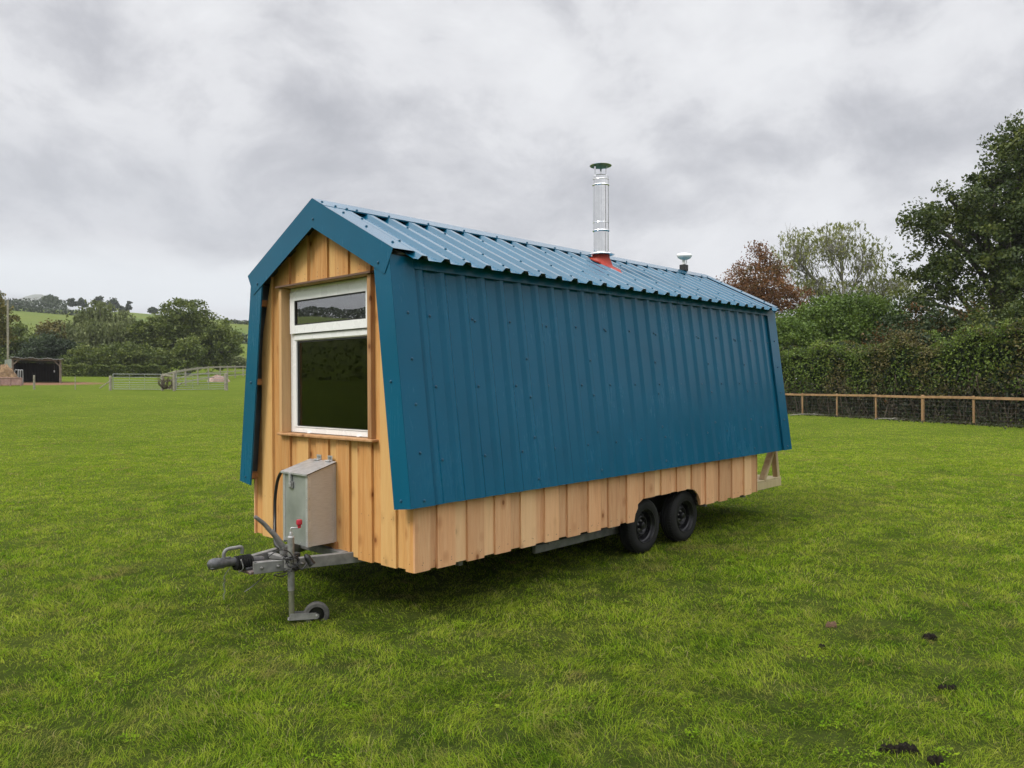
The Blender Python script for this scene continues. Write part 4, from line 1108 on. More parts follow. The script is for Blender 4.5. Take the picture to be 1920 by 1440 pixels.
def hedge(name, label, pts, width, h, n, size, leaf, low=None, seed=3, stems=0, lowleaf=None, bump=.35, nlow=0):
    g = np.random.default_rng(seed)
    x, y, z = G(*pts[len(pts)//2]); root = empty(name, (x, y, z), label, 'hedge')
    A = np.array(pts, float); seg = np.linalg.norm(np.diff(A, axis=0), axis=1); cum = np.concatenate([[0], np.cumsum(seg)]); L = cum[-1]
    def sample(n, z0, z1, hollow):
        s = g.random(n)*L; la = np.interp(s, cum, A[:, 0]); de = np.interp(s, cum, A[:, 1])
        i = np.clip(np.searchsorted(cum, s)-1, 0, len(seg)-1); d = (A[i+1]-A[i])/seg[i][:, None]
        # points sit mostly on the skin of the hedge
        hv = h*(1-bump*.5+bump*vnoise(s, s*0, 1.9, seed))+.12*np.sin(s*3.)
        t = g.random(n); side = g.random(n)
        o = np.where(side < .62, -1+.35*g.random(n)**1.6, np.where(side < .75, 1-.4*g.random(n), g.random(n)*2-1))
        zt = z0+(z1-z0)*g.random(n); top = g.random(n) < .22
        zt = np.where(top, 1-.12*g.random(n)**.7, zt)
        o = np.where(top, g.random(n)*2-1, o)
        bul = (vnoise(s, zt*h, 1.1, seed+1.)-.5)*.55+(vnoise(s, zt*h, .45, seed+2.)-.5)*.3
        o = o*(width/2+bul)*(1-.25*np.clip(zt-.8, 0, 1)*5*.5)
        la = la-d[:, 1]*o*-1; de = de+d[:, 0]*o*-1
        x = CAM[0]+FW[0]*de+RT[0]*la; y = CAM[1]+FW[1]*de+RT[1]*la
        return np.stack([x, y, terrain(x, y)+zt*hv], -1), s
    P, s = sample(n, low or .05, 1., 0)
    rn = .6*vnoise(s, P[:, 2], .35, seed+3.)+.4*g.random(n)
    link('foliage', leaf_mesh('foliage', P, size, LF[leaf], rn, 1.5, 0, seed), root, kind='stuff')
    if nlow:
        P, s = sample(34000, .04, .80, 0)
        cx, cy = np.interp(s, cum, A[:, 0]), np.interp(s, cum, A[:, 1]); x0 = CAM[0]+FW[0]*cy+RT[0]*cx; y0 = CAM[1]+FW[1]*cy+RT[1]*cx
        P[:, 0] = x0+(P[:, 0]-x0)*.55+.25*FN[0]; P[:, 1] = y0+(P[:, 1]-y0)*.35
        link('shade_core', leaf_mesh('shade_core', P, size*2.6, LF['darkbush'], g.random(34000)*.3, 1.5, 0, seed+6), root, kind='stuff')  # dense dark leaves added inside; their colour stands in for the hedge's inner shade
        P, s = sample(nlow, .0, (low or .3)+.12, 0)
        link('undergrowth', leaf_mesh('undergrowth', P, size, LF[lowleaf], g.random(nlow), 1.7, 0, seed+9), root, kind='stuff')
    if stems:
        mb = MB()
        for i in range(stems):
            s0 = random.random()*L; la = np.interp(s0, cum, A[:, 0]); de = np.interp(s0, cum, A[:, 1])
            x, y, z = G(la+random.uniform(-.5, .5)*width*.7, de+random.uniform(-.5, .5)*width*.7)
            b = Vector((x, y, z)); v = Vector((random.gauss(0, .35), random.gauss(0, .35), 1)).normalized()*h*random.uniform(.3, .7)
            r0 = random.choice((.012, .014, .018, .022, .035))
            mb.tube([b, b+v*.5+Vector((random.gauss(0, .12), random.gauss(0, .12), 0)), b+v], [r0, r0*.4], M['twig'], 5, 3)
        mb.build('stems', root, kind='stuff')
    return root
hedge('field_hedge', 'tall rough mixed hedge, green above and bare brown below, right behind the timber fence',
      [FP(-14, 2.5), FP(-4, 2.5), FP(4, 2.4), FP(12, 2.3), FP(21, 2.3), FP(33, 2.3)], 2.6, 3.85, 130000, .085, 'hedge', .30, 4, 800, 'brownleaf', .55, 55000)

def T(u, D): return U(u, D), D
# big dark oak at the right edge
la, D = T(1862, 46)
make_tree('oak_tree', 'big dark green oak with ragged top at the right edge behind the hedge', 'tree', la, D,
          [(2.2, 0, 13.6, 3.4, 3.6, 3.4), (-.6, 0, 10.9, 3.3, 4, 2.4), (3.5, -.5, 10.2, 4.4, 4, 3.0), (-3.0, .5, 8.6, 2.3, 3, 1.7), (0, -1, 7.6, 4.2, 4, 2.1), (4.4, 0, 6.4, 3.4, 4, 2.6),
           (-4.1, 0, 6.7, 1.6, 2.4, .9), (-2.0, 0, 11.6, 1.1, 1.4, 1.2), (2.6, 0, 16.6, 1.8, 1.8, 1.3), (1.2, 0, 15.2, 1.8, 1.8, 1.6), (-1.2, 0, 4.9, 3.0, 3, 1.2), (-3.9, 0, 11.2, 1.3, 1.6, 1.2), (-2.6, 0, 12.8, .9, 1.2, .9), (-.2, 0, 14.0, 1.2, 1.4, 1.2), (5.3, 0, 12.3, 3.2, 3.4, 4.2), (4.6, 0, 3.8, 2.8, 3, 1.4)],
          860, 105, .40, .155, 'oak', (.38, .62), 46, seed=21, twigs=3, shell=2.0)
for (u, D, lobes, ncl, lf, nm, lb, sd_, sz) in (
    (1715, 44, [(0, 0, 4.6, 2.2, 2, 1.6), (1.6, 0, 3.6, 2.0, 2, 1.5), (-1.6, 0, 3.4, 1.6, 2, 1.3)], 210, 'darkbush', 'thorn_tree', 'low dark thorn tree with a few orange leaves under the left side of the oak', 31, .12),
    (1795, 43, [(0, 0, 3.9, 1.6, 1.6, 1.2), (.9, 0, 4.7, 1.2, 1.2, 1.0)], 120, 'darkbush', 'thorn_tree', 'small dark thorn tree with orange patch below the middle of the oak', 32, .12),
    (1880, 40, [(0, 0, 4.2, 2.0, 1.8, 1.5), (1.5, 0, 4.8, 1.5, 1.5, 1.2)], 150, 'oak', 'thorn_tree', 'dark leafy thorn tree at the right edge between hedge and oak', 33, .12)):
    la, D = T(u, D)
    make_tree(nm, lb, 'tree', la, D, lobes, ncl, 110, .33, sz, lf, (.12, .5), 18, seed=sd_, twigs=3, group='thorn trees under the oak')
la, D = T(1575, 52)
make_tree('hazel_bush', 'wide bright green bushy tree standing just behind the hedge', 'tree', la, D,
          [(0, 0, 5.2, 3.3, 2.6, 2.3), (-2.6, 0, 4.6, 2.2, 2, 2.1), (2.5, 0, 5.3, 2.0, 2, 2.0), (1.0, 0, 6.5, 1.8, 1.8, 1.2)], 420, 110, .36, .135, 'bush', (.2, .4), 20, seed=41, twigs=2)
la, D = T(1478, 50)
make_tree('elder_bush', 'mid green bush beside the rear corner of the cabin below the copper tree', 'tree', la, D,
          [(0, 0, 3.9, 1.9, 1.8, 2.3), (-1.2, 0, 4.6, 1.3, 1.3, 1.5), (1.3, 0, 3.4, 1.5, 1.5, 1.7)], 210, 105, .34, .13, 'bush', (.15, .4), 14, seed=42, twigs=2)
la, D = T(1420, 62)
make_tree('copper_tree', 'round copper red leaved tree rising behind the rear of the cabin', 'tree', la, D,
          [(0, 0, 9.0, 3.2, 3, 2.7), (-2.2, 0, 8.3, 1.7, 2, 1.6), (2.3, 0, 8.3, 1.8, 2, 1.6), (.2, 0, 11.7, 1.0, 1, 1.2), (1.6, 0, 11.0, .9, 1, 1.0), (0, 0, 5.8, 2.6, 2.5, 1.7)], 330, 74, .42, .13, 'red', (.2, .5), 34, seed=51, twigs=6)
la, D = T(1585, 66)
make_tree('willow_tree', 'sparse pale willow with bare twiggy top against the sky', 'tree', la, D,
          [(-.6, 0, 13.6, 2.3, 2.4, 2.0), (-4.2, 0, 13.0, 1.6, 2, 1.9), (1.7, 0, 12.4, 1.7, 2, 1.8), (4.1, 0, 9.9, 2.2, 2, 1.2), (-2.6, 0, 9.9, 2.8, 2, 1.6), (1.2, 0, 9.0, 3.2, 2, 1.6)],
          300, 30, .50, .17, 'willow', (.22, .42), 170, 'bark_pale', 61, 3.6, .9, 1.3, twigs=8)
# litter and broken twigs along the hedge foot
def scatter_litter():
    g = np.random.default_rng(77); n = 9000
    t = g.random(n)*34-13; o = g.normal(.45, .55, n)
    la = FA[0]+FD[0]*t+FN[0]*o; de = FA[1]+FD[1]*t+FN[1]*o
    x = CAM[0]+FW[0]*de+RT[0]*la; y = CAM[1]+FW[1]*de+RT[1]*la
    P = np.stack([x, y, terrain(x, y)+.02+.05*g.random(n)], -1)
    link('leaf_litter', leaf_mesh('leaf_litter', P, .075, LF['brownleaf'], g.random(n), 1.4, 0, 3), kind='stuff', label='brown leaf litter along the foot of the hedge', category='leaf litter')
scatter_litter()
def branch(t, o, L, ang, label, r=.03):
    x, y, z = G(*FP(t, o)); mb = MB(); z += r*1.2; d = Vector((math.cos(ang), math.sin(ang), 0)); q = Vector((-d.y, d.x, 0))
    b = Vector((x, y, z))
    mb.tube([b-d*L/2, b-d*L*.15+q*.06+Vector((0, 0, .05)), b+d*L*.2-q*.04+Vector((0, 0, .03)), b+d*L/2], [r, r*.5], M['bark_pale'], 7, 4)
    mb.tube([b, b+d*L*.2+q*.18+Vector((0, 0, .10)), b+d*L*.36+q*.34+Vector((0, 0, .02))], [r*.6, r*.25], M['bark_pale'], 6, 4)
    mb.tube([b+d*L*.25, b+d*L*.42-q*.15+Vector((0, 0, .04))], [r*.5, r*.25], M['bark_pale'], 6, 2)
    o_ = mb.build('fallen_branch'); tag(o_, label, 'branch')
branch(1.2, -.45, 2.2, math.atan2(-RT[1]*0+RT[1], RT[0])+.1, 'long bare fallen branch on the grass by the fence nearest the cabin')
branch(6.7, -.30, 1.3, math.atan2(RT[1], RT[0])-.4, 'short forked fallen branch on the grass beside the thick fence post', .026)

# ---- left side: gates, posts, rail fence
Gm = M['galv_bright']
M['gate_galv'] = simple('dull_galvanised_gate_tube', (.27, .28, .275), (.38, .39, .385), .5, .35, scale=10)
def gate(u0, u1, D0, D1, H, label, nb=6):
    p = Vector(G(*T(u0, D0))); q = Vector(G(*T(u1, D1))); z = (p.z+q.z)/2
    root = empty('field_gate', (p.x, p.y, p.z), label, 'gate', 'galvanised field gates')
    up = Vector((0, 0, 1)); m_ = M['gate_galv']; b0 = .10
    mb = MB()
    for s in (p, q): mb.bar(s+up*b0, s+up*(b0+H), .045, .045, m_)
    for k in (.34, .66):
        s = p.lerp(q, k); mb.bar(s+up*b0, s+up*(b0+H), .03, .012, m_)
    for h in (0, 1.): mb.bar(p+up*(b0+H*h), q+up*(b0+H*h), .044, .044, m_)
    mb.build('frame', root)
    hs = [.14, .28, .43, .60, .79]
    for h in hs:
        mb = MB(); mb.bar(p+up*(b0+H*h), q+up*(b0+H*h), .034 if h not in (0, 1.) else .044, .034 if h not in (0, 1.) else .044, m_); mb.build('bar', root)
    mb = MB(); mb.bbox(q.x-.05, q.x+.05, q.y-.05, q.y+.05, q.z+b0+H*.7, q.z+b0+H*.74, m_, .005); mb.build('latch', root)
gate(212, 302, 57, 57, 1.09, 'galvanised seven bar field gate, the one nearer the field shelter')
gate(330, 421, 56.5, 58, 1.12, 'galvanised seven bar field gate, the one nearer the cabin')
def gpost(u, D, H, label, r=.09, lean=(0, 0), mat='fence_old', name='gate_post'):
    x, y, z = G(*T(u, D)); mb = MB()
    mb.lathe((x, y, z-.15), (lean[0], lean[1], 1), [(r*1.05, 0), (r, H*.5), (r*.95, H+.13), (r*.8, H+.15), (.001, H+.16)], M[mat], 12)
    tag(mb.build(name), label, 'post')
gpost(207, 57, 1.05, 'weathered gate post at the shelter end of the first gate', .10)
gpost(304.5, 57, 1.15, 'round gate post between first gate and the patched gap', .10)
gpost(326.5, 56.5, 1.42, 'tall grey gate post on the other side of the patched gap', .10)
gpost(424, 58, 1.28, 'thick gate post nearest the blue cabin', .13)
gpost(64, 58, 1.05, 'short round fence post standing alone before the field shelter', .075)
gpost(141, 58, .95, 'thin grey stake in the grass between shelter and gates', .03)
gpost(15, 84, 8.6, 'tall pale wooden utility pole behind the field shelter', .105, (.004, 0), 'fence_old', 'utility_pole')
# patched gap: a rail, wire sheet and dead brush
x, y, z = G(*T(315, 57)); root = empty('patched_gap_panel', (x, y, z), 'patch of rails and dead brush closing the gap between the two gates', 'fence panel')
p, q = Vector(G(*T(305.5, 57))), Vector(G(*T(326, 56.6)))
mb = MB(); mb.bar(p+Vector((0, 0, 1.14)), q+Vector((0, 0, 1.06)), .05, .10, M['fence_old']); mb.build('rail', root)
mb = MB(); mb.bar(p+Vector((0, 0, .12)), q+Vector((0, 0, .16)), .05, .09, M['fence_old']); mb.build('rail', root)
mb = MB()
for i in range(46):
    a = p.lerp(q, random.random())+Vector((0, 0, .1)); mb.tube([a, a+Vector((random.gauss(0, .25), random.gauss(0, .12), .5)), a+Vector((random.gauss(0, .4), random.gauss(0, .2), random.uniform(.6, 1.1)))], [.022, .008], M['twig'], 5, 3)
mb.build('dead_brush', root, kind='stuff')
mb = MB(); s = Vector(G(*T(187, 57.5))); e = Vector(G(*T(204, 57.2)))
mb.bar(s+Vector((0, 0, .12)), e+Vector((0, 0, .62)), .05, .07, M['fence_old']); tag(mb.build('timber_strut'), 'sloping timber strut propped against the first gate post', 'strut')
# ranch fence curving away
root = None
D2 = [(306, 60), (330, 64), (348, 69), (371, 75), (391, 81), (413, 88), (427, 93), (441, 99), (456, 105), (470, 112), (484, 119), (497, 127)]
x, y, z = G(*T(413, 88)); root = empty('ranch_fence', (x, y, z), 'pale two rail fence curving away behind the gates', 'fence')
PP = []
for u, D in D2:
    x, y, z = G(*T(u, D)); zt = px(np.interp(u, [306, 330, 360, 400, 465, 500], [702, 696, 690.5, 687.3, 686.5, 686]), u, D)
    PP.append(Vector((x, y, zt)))
    mb = MB(); mb.bar((x, y, z-.1), (x, y, zt+.08), .11, .11, M['fence_old']); mb.build('post', root)
for a, b in zip(PP[:-1], PP[1:]):
    for h in (-.06, -.62, -1.12):
        mb = MB(); mb.bar(a+Vector((0, 0, h)), b+Vector((0, 0, h)), .045, .17 if h > -.1 else .10, M['fence_old'], ch=False); mb.build('rail', root)
# soil heap
def heap(name, label, cat, lat, dep, rx, ry, rz, mat, seed, n=26, kind=None):
    g = np.random.default_rng(seed); x, y, z = G(lat, dep); V = []; fs = []
    for j in range(n+1):
        for i in range(n+1):
            a, b = -1+2*i/n, -1+2*j/n; r = math.hypot(a, b); h = max(0, 1-r*r)**.7
            h *= 1+.45*(vnoise(np.array([a*2.]), np.array([b*2.]), .5, seed)[0]-.5)+.25*(g.random()-.5)
            vx = a*rx*RT[0]+b*ry*FW[0]; vy = a*rx*RT[1]+b*ry*FW[1]
            V.append((x+vx, y+vy, hz(x+vx, y+vy)-.03+rz*h))
    for j in range(n):
        for i in range(n):
            k = j*(n+1)+i; fs.append((k, k+1, k+n+2, k+n+1))
    mb = MB(); mb.add(V, fs, mat, True); o = mb.build(name); tag(o, label, cat, kind=kind); return o
M['soil_pink'] = simple('pinkish_soil', (.22, .14, .11), (.36, .25, .21), .95, scale=2.5, bstr=.6, bdist=.05)
M['straw'] = simple('old_straw', (.13, .075, .035), (.28, .18, .09), .95, scale=5, bstr=.9, bdist=.08)
M['yard'] = simple('trampled_earth', (.16, .085, .06), (.28, .17, .125), .95, scale=2.5, bstr=.8, bdist=.06)
heap('soil_heap', 'pinkish heap of soil behind the gate nearer the cabin', 'soil heap', *T(410, 84), 1.2, .9, .62, M['soil_pink'], 4)
# field shelter
SD = 75.
sx0, sx1 = 24, 113
def SP(u, D=SD, dz=0.):
    x, y, z = G(*T(u, D)); return Vector((x, y, z+dz))
zg = SP(68).z
def col(u, v, D=SD):
    x, y = CF(U(u, D), D); return Vector((x, y, px(v, u, D)))
x, y, z = SP(68); root = empty('field_shelter', (x, y, z), 'dark open fronted timber field shelter with sloping tin roof', 'shelter')
M['shed_board'] = simple('near_black_boards', (.020, .015, .012), (.045, .032, .026), .9, scale=3, coscale=(4, 4, .5))  # near-black board colour for the back and end walls
M['shed_post'] = simple('old_shelter_timber', (.13, .105, .08), (.22, .18, .14), .9)
M['tin'] = simple('old_tin_sheet', (.24, .25, .25), (.42, .43, .43), .45, .5, scale=3)
FWv = Vector((*CF(U(122, 1), 1), 0))-Vector((CAM[0], CAM[1], 0)); FWv.normalize()
depth = 4.2
for u, vt in ((24, 671.5), (113.5, 674)):
    b = col(u, vt+1); mb = MB(); mb.bar((b.x, b.y, zg-.2), b, .16, .16, M['shed_post']); mb.build('post', root)
mb = MB(); a, b = col(23, 673), col(114.5, 675.5); mb.bar(a, b, .08, .18, M['shed_post']); mb.build('beam', root)
mb = MB(); mb.bar(col(24, 684), col(37, 674.5), .10, .12, M['shed_post']); mb.build('brace', root)
mb = MB(); mb.bar(col(112, 686), col(101, 675.5), .10, .12, M['shed_post']); mb.build('brace', root)
def wallq(a, b, name, mat):
    mb = MB(); n = 16
    a0, b0 = Vector((a.x, a.y, zg-.2)), Vector((b.x, b.y, zg-.2))
    for i in range(n):
        p0, p1 = a.lerp(b, i/n), a.lerp(b, (i+.94)/n); q0, q1 = a0.lerp(b0, i/n), a0.lerp(b0, (i+.94)/n)
        mb.plate(q0, q1, p1, p0, .03, mat)
    mb.build(name, root)
a, b = col(24, 672)+FWv*depth, col(114, 675)+FWv*depth; a.z -= .25; b.z -= .25
wallq(a, b, 'back_wall', M['shed_board'])
wallq(col(24, 672), a, 'end_wall', M['shed_board']); wallq(b, col(114, 675), 'end_wall', M['shed_board'])
mb = MB(); lw = col(9, 675, 77); wallq(lw, col(22.5, 672.5, 75.3), 'side_screen', M['tin'])
mb = MB()
ra, rb = col(19.5, 669.6), col(120, 673.3); ra -= FWv*.4; rb -= FWv*.4
n = 40; V = []; 
for i in range(n+1):
    p = ra.lerp(rb, i/n)+Vector((0, 0, .035*math.sin(i*2.3)+.05*math.sin(i*.5))); q = p+FWv*(depth+.9)-Vector((0, 0, .35))
    V += [p, q, p-Vector((0, 0, .05)), q-Vector((0, 0, .05))]
fs = []
for i in range(n):
    k = 4*i; fs += [(k, k+4, k+5, k+1), (k+2, k+3, k+7, k+6), (k, k+2, k+6, k+4), (k+1, k+5, k+7, k+3)]
mb.add(V, fs, M['tin']); mb.build('roof', root)
mb = MB(); p = col(102, 696, 76); mb.bbox(p.x-.05, p.x+.05, p.y-.05, p.y+.05, p.z-.12, p.z+.10, M['white'], .02); mb.tube([p+Vector((0, 0, .1)), p+Vector((0, 0, 1.2))], .012, M['fence_old'], 5, 1); tag(mb.build('hanging_lamp', root), None)
# straw heap and feed trough
heap('straw_heap', 'brown heap of straw and muck left of the field shelter', 'straw heap', *T(2, 66.5), 1.55, 1.3, 1.62, M['straw'], 8)
x, y, z = G(*T(18, 64)); root = empty('feed_trough', (x, y, z), 'long faded red metal feed trough in front of the straw heap', 'trough')
M['redmetal'] = simple('faded_red_metal', (.26, .14, .125), (.38, .24, .215), .7, scale=3)
a = Vector(G(*T(-22, 64))); b = Vector(G(*T(41, 64))); up = Vector((0, 0, 1)); z = min(a.z, b.z)
mb = MB()
for o in (0, 1.0):
    mb.plate(a+FWv*o+up*.12, b+FWv*o+up*.12, b+FWv*o+up*.68, a+FWv*o+up*.68, .03, M['redmetal'])
mb.plate(a+up*.14, a+FWv+up*.14, b+FWv+up*.14, b+up*.14, .02, M['redmetal'])
mb.plate(b+up*.12, b+FWv+up*.12, b+FWv+up*.68, b+up*.68, .03, M['redmetal']); mb.plate(a+FWv+up*.12, a+up*.12, a+up*.68, a+FWv+up*.68, .03, M['redmetal'])
mb.bar(a+up*.68, b+up*.68, .07, .07, M['redmetal']); mb.build('trough_body', root)
for k in (.03, .35, .66, .97):
    mb = MB(); s = a.lerp(b, k); mb.bar(s-up*.1, s+up*.7, .08, .08, M['redmetal']); mb.build('leg', root)
# ring feeder hoops
x, y, z = G(*T(35, 68)); root = empty('ring_feeder', (x, y, z), 'galvanised feeder with rounded hoops standing before the shelter', 'cattle feeder')
for u, w, dp in ((31.5, .19, 68), (36, .12, 68.6), (41, .10, 68)):
    la_, D_ = T(u, dp); P_ = []
    for i in range(13):
        t = i/12; aa = math.pi*t; x, y, z = G(la_-w*math.cos(aa), D_); P_.append((x, y, z+.55+(.75*min(1, math.sin(aa)*1.6))))
    mb = MB(); s0 = Vector(P_[0]); s1 = Vector(P_[-1])
    mb.tube([s0-up*.55]+[Vector(p) for p in P_]+[s1-up*.55], .03, M['gate_galv'], 6, 2); mb.build('hoop', root)
mb = MB(); s = Vector(G(*T(29, 68))); e = Vector(G(*T(42, 68))); mb.bar(s+up*.55, e+up*.55, .05, .05, M['gate_galv']); mb.bar(s+up*.2, e+up*.2, .05, .05, M['gate_galv']); mb.build('rail', root)

# clipped hedge beyond the gates
hedge('clipped_hedge', 'low clipped green hedge across the field beyond the gates', [T(110, 98), T(180, 99), T(250, 100), T(312, 101)], 1.6, 1.45, 26000, .17, 'oakfar', .02, 14, 0, None, .12)

# ---- trees beyond the field, left
def left(nm, lb, u, D, lobes, ncl, lpc, sp, size, lf, sd_, **kw):
    la, D = T(u, D); dz = kw.pop('dz', 0); lobes = [(l[0], l[1], l[2]-dz*min(1, l[2]/6), *l[3:]) for l in lobes]; make_tree(nm, lb, 'tree', la, D, lobes, ncl, lpc, sp, size, lf, seed=sd_, **kw)
left('oak_tree', 'rounded field oak left of the cabin with low branches hanging over the field', 352, 118,
     [(0, 0, 10.1, 3.4, 3.5, 2.3), (-2.4, 0, 7.6, 3.6, 3.5, 2.8), (3.0, 0, 7.3, 3.6, 3.5, 2.7), (5.8, 0, 5.6, 2.8, 3, 2.3), (-5.0, 0, 8.6, 1.4, 1.6, 1.3), (0, 0, 4.6, 5.2, 4, 2.4), (7.3, 0, 4.3, 1.2, 1.6, 1.9), (-4.6, 0, 4.3, 2.4, 3, 2.2), (3.4, 0, 2.6, 3.0, 3, 1.5)],
     560, 52, .50, .29, 'oakfar', 71, dz=.9, trunk=(.45, .6), limbs=30, twigs=1)
left('thorn_tree', 'short round thorn tree in front of the field oak', 352, 108, [(0, 0, 3.8, 1.9, 1.6, 1.6), (-.3, 0, 2.0, 1.9, 1.6, 1.4)], 80, 48, .45, .26, 'oakfar', 72, trunk=(.15, .5), limbs=6)
left('willow_tree', 'tall pale green willow between shelter and field oak', 195, 124,
     [(0, 0, 9.2, 3.9, 3, 2.3), (-3.4, 0, 7.6, 2.6, 3, 2.5), (3.5, 0, 7.6, 2.8, 3, 2.4), (0, 0, 5.6, 5.2, 3, 2.5), (-1, 0, 3, 4.6, 3, 2.3), (-.6, 0, 11.2, 1.8, 2, 1.0)], 400, 62, .62, .30, 'willowfar', 73, dz=.9, trunk=(.35, .5), limbs=12, elong=3.2, droop=.8, strand=2.2, bark='bark_pale')
left('willow_tree', 'lower rounded pale willow in front of the tall willow', 197, 114,
     [(-1.4, 0, 6.3, 2.6, 2.4, 1.8), (1.6, 0, 6.0, 2.3, 2.4, 1.8), (0, 0, 4.2, 3.7, 2.4, 2.0)], 230, 60, .55, .28, 'willowfar', 74, trunk=(.25, .5), limbs=8, elong=3.2, droop=.8, strand=2.0, bark='bark_pale')
left('ash_tree', 'mid green tree filling the space between willow and field oak', 262, 116,
     [(0, 0, 5.2, 2.8, 2.6, 2.2), (1.6, 0, 3.4, 2.7, 2.6, 2.0), (-1.6, 0, 3.2, 2.4, 2.4, 2.0), (.6, 0, 7.0, 1.4, 1.6, 1.0)], 210, 52, .5, .28, 'oakfar', 75, trunk=(.22, .5), limbs=8)
left('maple_tree', 'yellowing tree behind the field shelter roof', 104, 128, [(0, 0, 7.6, 2.9, 2.5, 1.7), (-1.6, 0, 6.4, 2.2, 2, 1.7), (2.2, 0, 6.6, 1.8, 2, 1.6), (0, 0, 4.2, 3.4, 2.5, 2.0)], 200, 52, .5, .30, 'gold', 76, dz=1.8, trunk=(.22, .5), limbs=8)
left('yew_tree', 'dark blue green spreading tree directly behind the shelter', 95, 112, [(0, 0, 4.4, 3.6, 2.4, 1.7), (-2.6, 0, 3.2, 2.6, 2.4, 1.6), (2.6, 0, 3.2, 2.6, 2.4, 1.6), (0, 0, 1.8, 5, 2.4, 1.5)], 260, 56, .5, .26, 'spruce', 77, dz=.7, trunk=(.25, .5), limbs=6)
left('alder_tree', 'dull green tree behind the left end of the shelter', 30, 122, [(0, 0, 6.6, 3.0, 2.6, 2.0), (2.3, 0, 4.6, 2.6, 2.6, 2.3), (-2.3, 0, 4.8, 2.6, 2.6, 2.3), (0, 0, 2.4, 4.2, 2.6, 2.2)], 260, 52, .5, .28, 'oakfar', 78, dz=1.2, trunk=(.22, .5), limbs=6)
left('sycamore_tree', 'half seen tree with browning leaves at the left edge', 0, 96, [(-1.2, 0, 9.2, 1.7, 1.9, 1.8), (.6, 0, 7.2, 1.2, 1.5, 1.5), (-2.4, 0, 6.2, 2.2, 2.2, 2.4), (0.2, 0, 5.0, 1.2, 1.4, 1.4)], 190, 46, .42, .22, 'gold', 79, trunk=(.25, .6), limbs=14, twigs=2)
left('elder_bush', 'small olive bush at the foot of the hill right of the field oak', 424, 140, [(0, 0, 1.5, 3.0, 1.6, 1.2), (2.4, 0, 1.2, 1.8, 1.4, 1.0)], 60, 46, .5, .30, 'willowfar', 80, trunk=(.1, .4), limbs=3)
left('ash_tree', 'dark tree low behind the clipped hedge between the willows and the ash', 232, 108, [(-1.5, 0, 2.4, 2.6, 2, 2.0), (1.6, 0, 2.6, 2.6, 2, 2.0), (-5.5, 0, 2.2, 2.6, 2, 1.9), (5, 0, 2.2, 2.6, 2, 1.8)], 220, 52, .5, .27, 'oakfar', 81, trunk=(.2, .5), limbs=5)

# hill crest trees and hill hedges
def crest(nm, lb, u, v0, v1, w, sd_, D=470, lf='farwood', n=26, gaps=.55):
    h = (v1-v0)*D/F; rw = w/2*D/F; x, y, z = G(*T(u, D)); z1 = px(v1, u, D)
    make_tree(nm, lb, 'tree', *T(u, D), [(0, 0, h*.62, rw, rw, h*.40), (rw*.2, 0, h*.35, rw*.8, rw, h*.28), (-rw*.2, 0, h*.5, rw*.8, rw, h*.3)], n, 34, max(.5, rw*.24), 1.15, lf, (.35, .5), 5, seed=sd_, group='trees along the hill crest', z0=z1)
crest('crest_tree', 'large round tree on the hill crest just right of the distant peak', 98, 556, 574, 32, 101, n=60)
crest('crest_tree', 'small lone round tree on the hill crest above the yellowing tree', 137, 560, 575, 17, 102)
crest('crest_tree', 'broad crest tree half hidden by the left side of the tall willow', 155, 560, 576, 16, 103)
crest('crest_tree', 'dark crest tree peeping over the top of the tall willow', 187, 558, 577, 18, 104)
crest('crest_tree', 'wide crest tree right of the willow top', 213, 564, 583, 27, 105, n=40)
crest('crest_tree', 'low bushy crest tree below the spindly one', 231, 577, 589, 14, 106)
crest('crest_tree', 'thin spindly tree alone on the hill crest', 243, 566, 586, 10, 107, n=14)
crest('crest_tree', 'small crest tree at the left shoulder of the field oak', 287, 576, 588, 16, 108)
def far_wood(name, label, spec, size, lf, sd_, lpm):
    g = np.random.default_rng(sd_); Ps = []
    for (th0, th1, D, h, dd) in spec:
        n = int(lpm*abs(th1-th0)*math.pi/180*D*h)
        th = np.radians(th0+(th1-th0)*g.random(n)); r = D+dd*(g.random(n)-.5)
        la, de = r*np.sin(th), r*np.cos(th); x = CAM[0]+FW[0]*de+RT[0]*la; y = CAM[1]+FW[1]*de+RT[1]*la
        hh = h*(.55+.6*vnoise(th*D, th*0, 9., sd_)+.25*vnoise(th*D, th*0, 3., sd_+1))
        Ps.append(np.stack([x, y, terrain(x, y)+hh*g.random(n)], -1))
    P = np.concatenate(Ps)
    link(name, leaf_mesh(name, P, size, LF[lf], g.random(len(P)), 1.3, 0, sd_), kind='stuff', label=label, category='wood')
ath = lambda u: math.degrees(math.atan((u-960)/F))
far_wood('hilltop_wood', 'dark wood along the hill crest at the far left', [(ath(-60), ath(126), 512, 6.2, 24)], 1.2, 'farwood', 5, 7.)
far_wood('boundary_wood', 'belt of trees along the left side of the field', [(-125, -52, 92, 7.5, 8)], .42, 'oakfar', 9, 6.)
far_wood('hillside_wood', 'woods on the slopes away to the left of the field', [(-125, -50, 480, 6, 40)], 1.3, 'farwood', 6, 5.)
far_wood('valley_wood', 'woods along the far side of the valley beyond the tall hedge', [(24, 140, 270, 12, 60)], 1.6, 'farwood', 12, 2.)
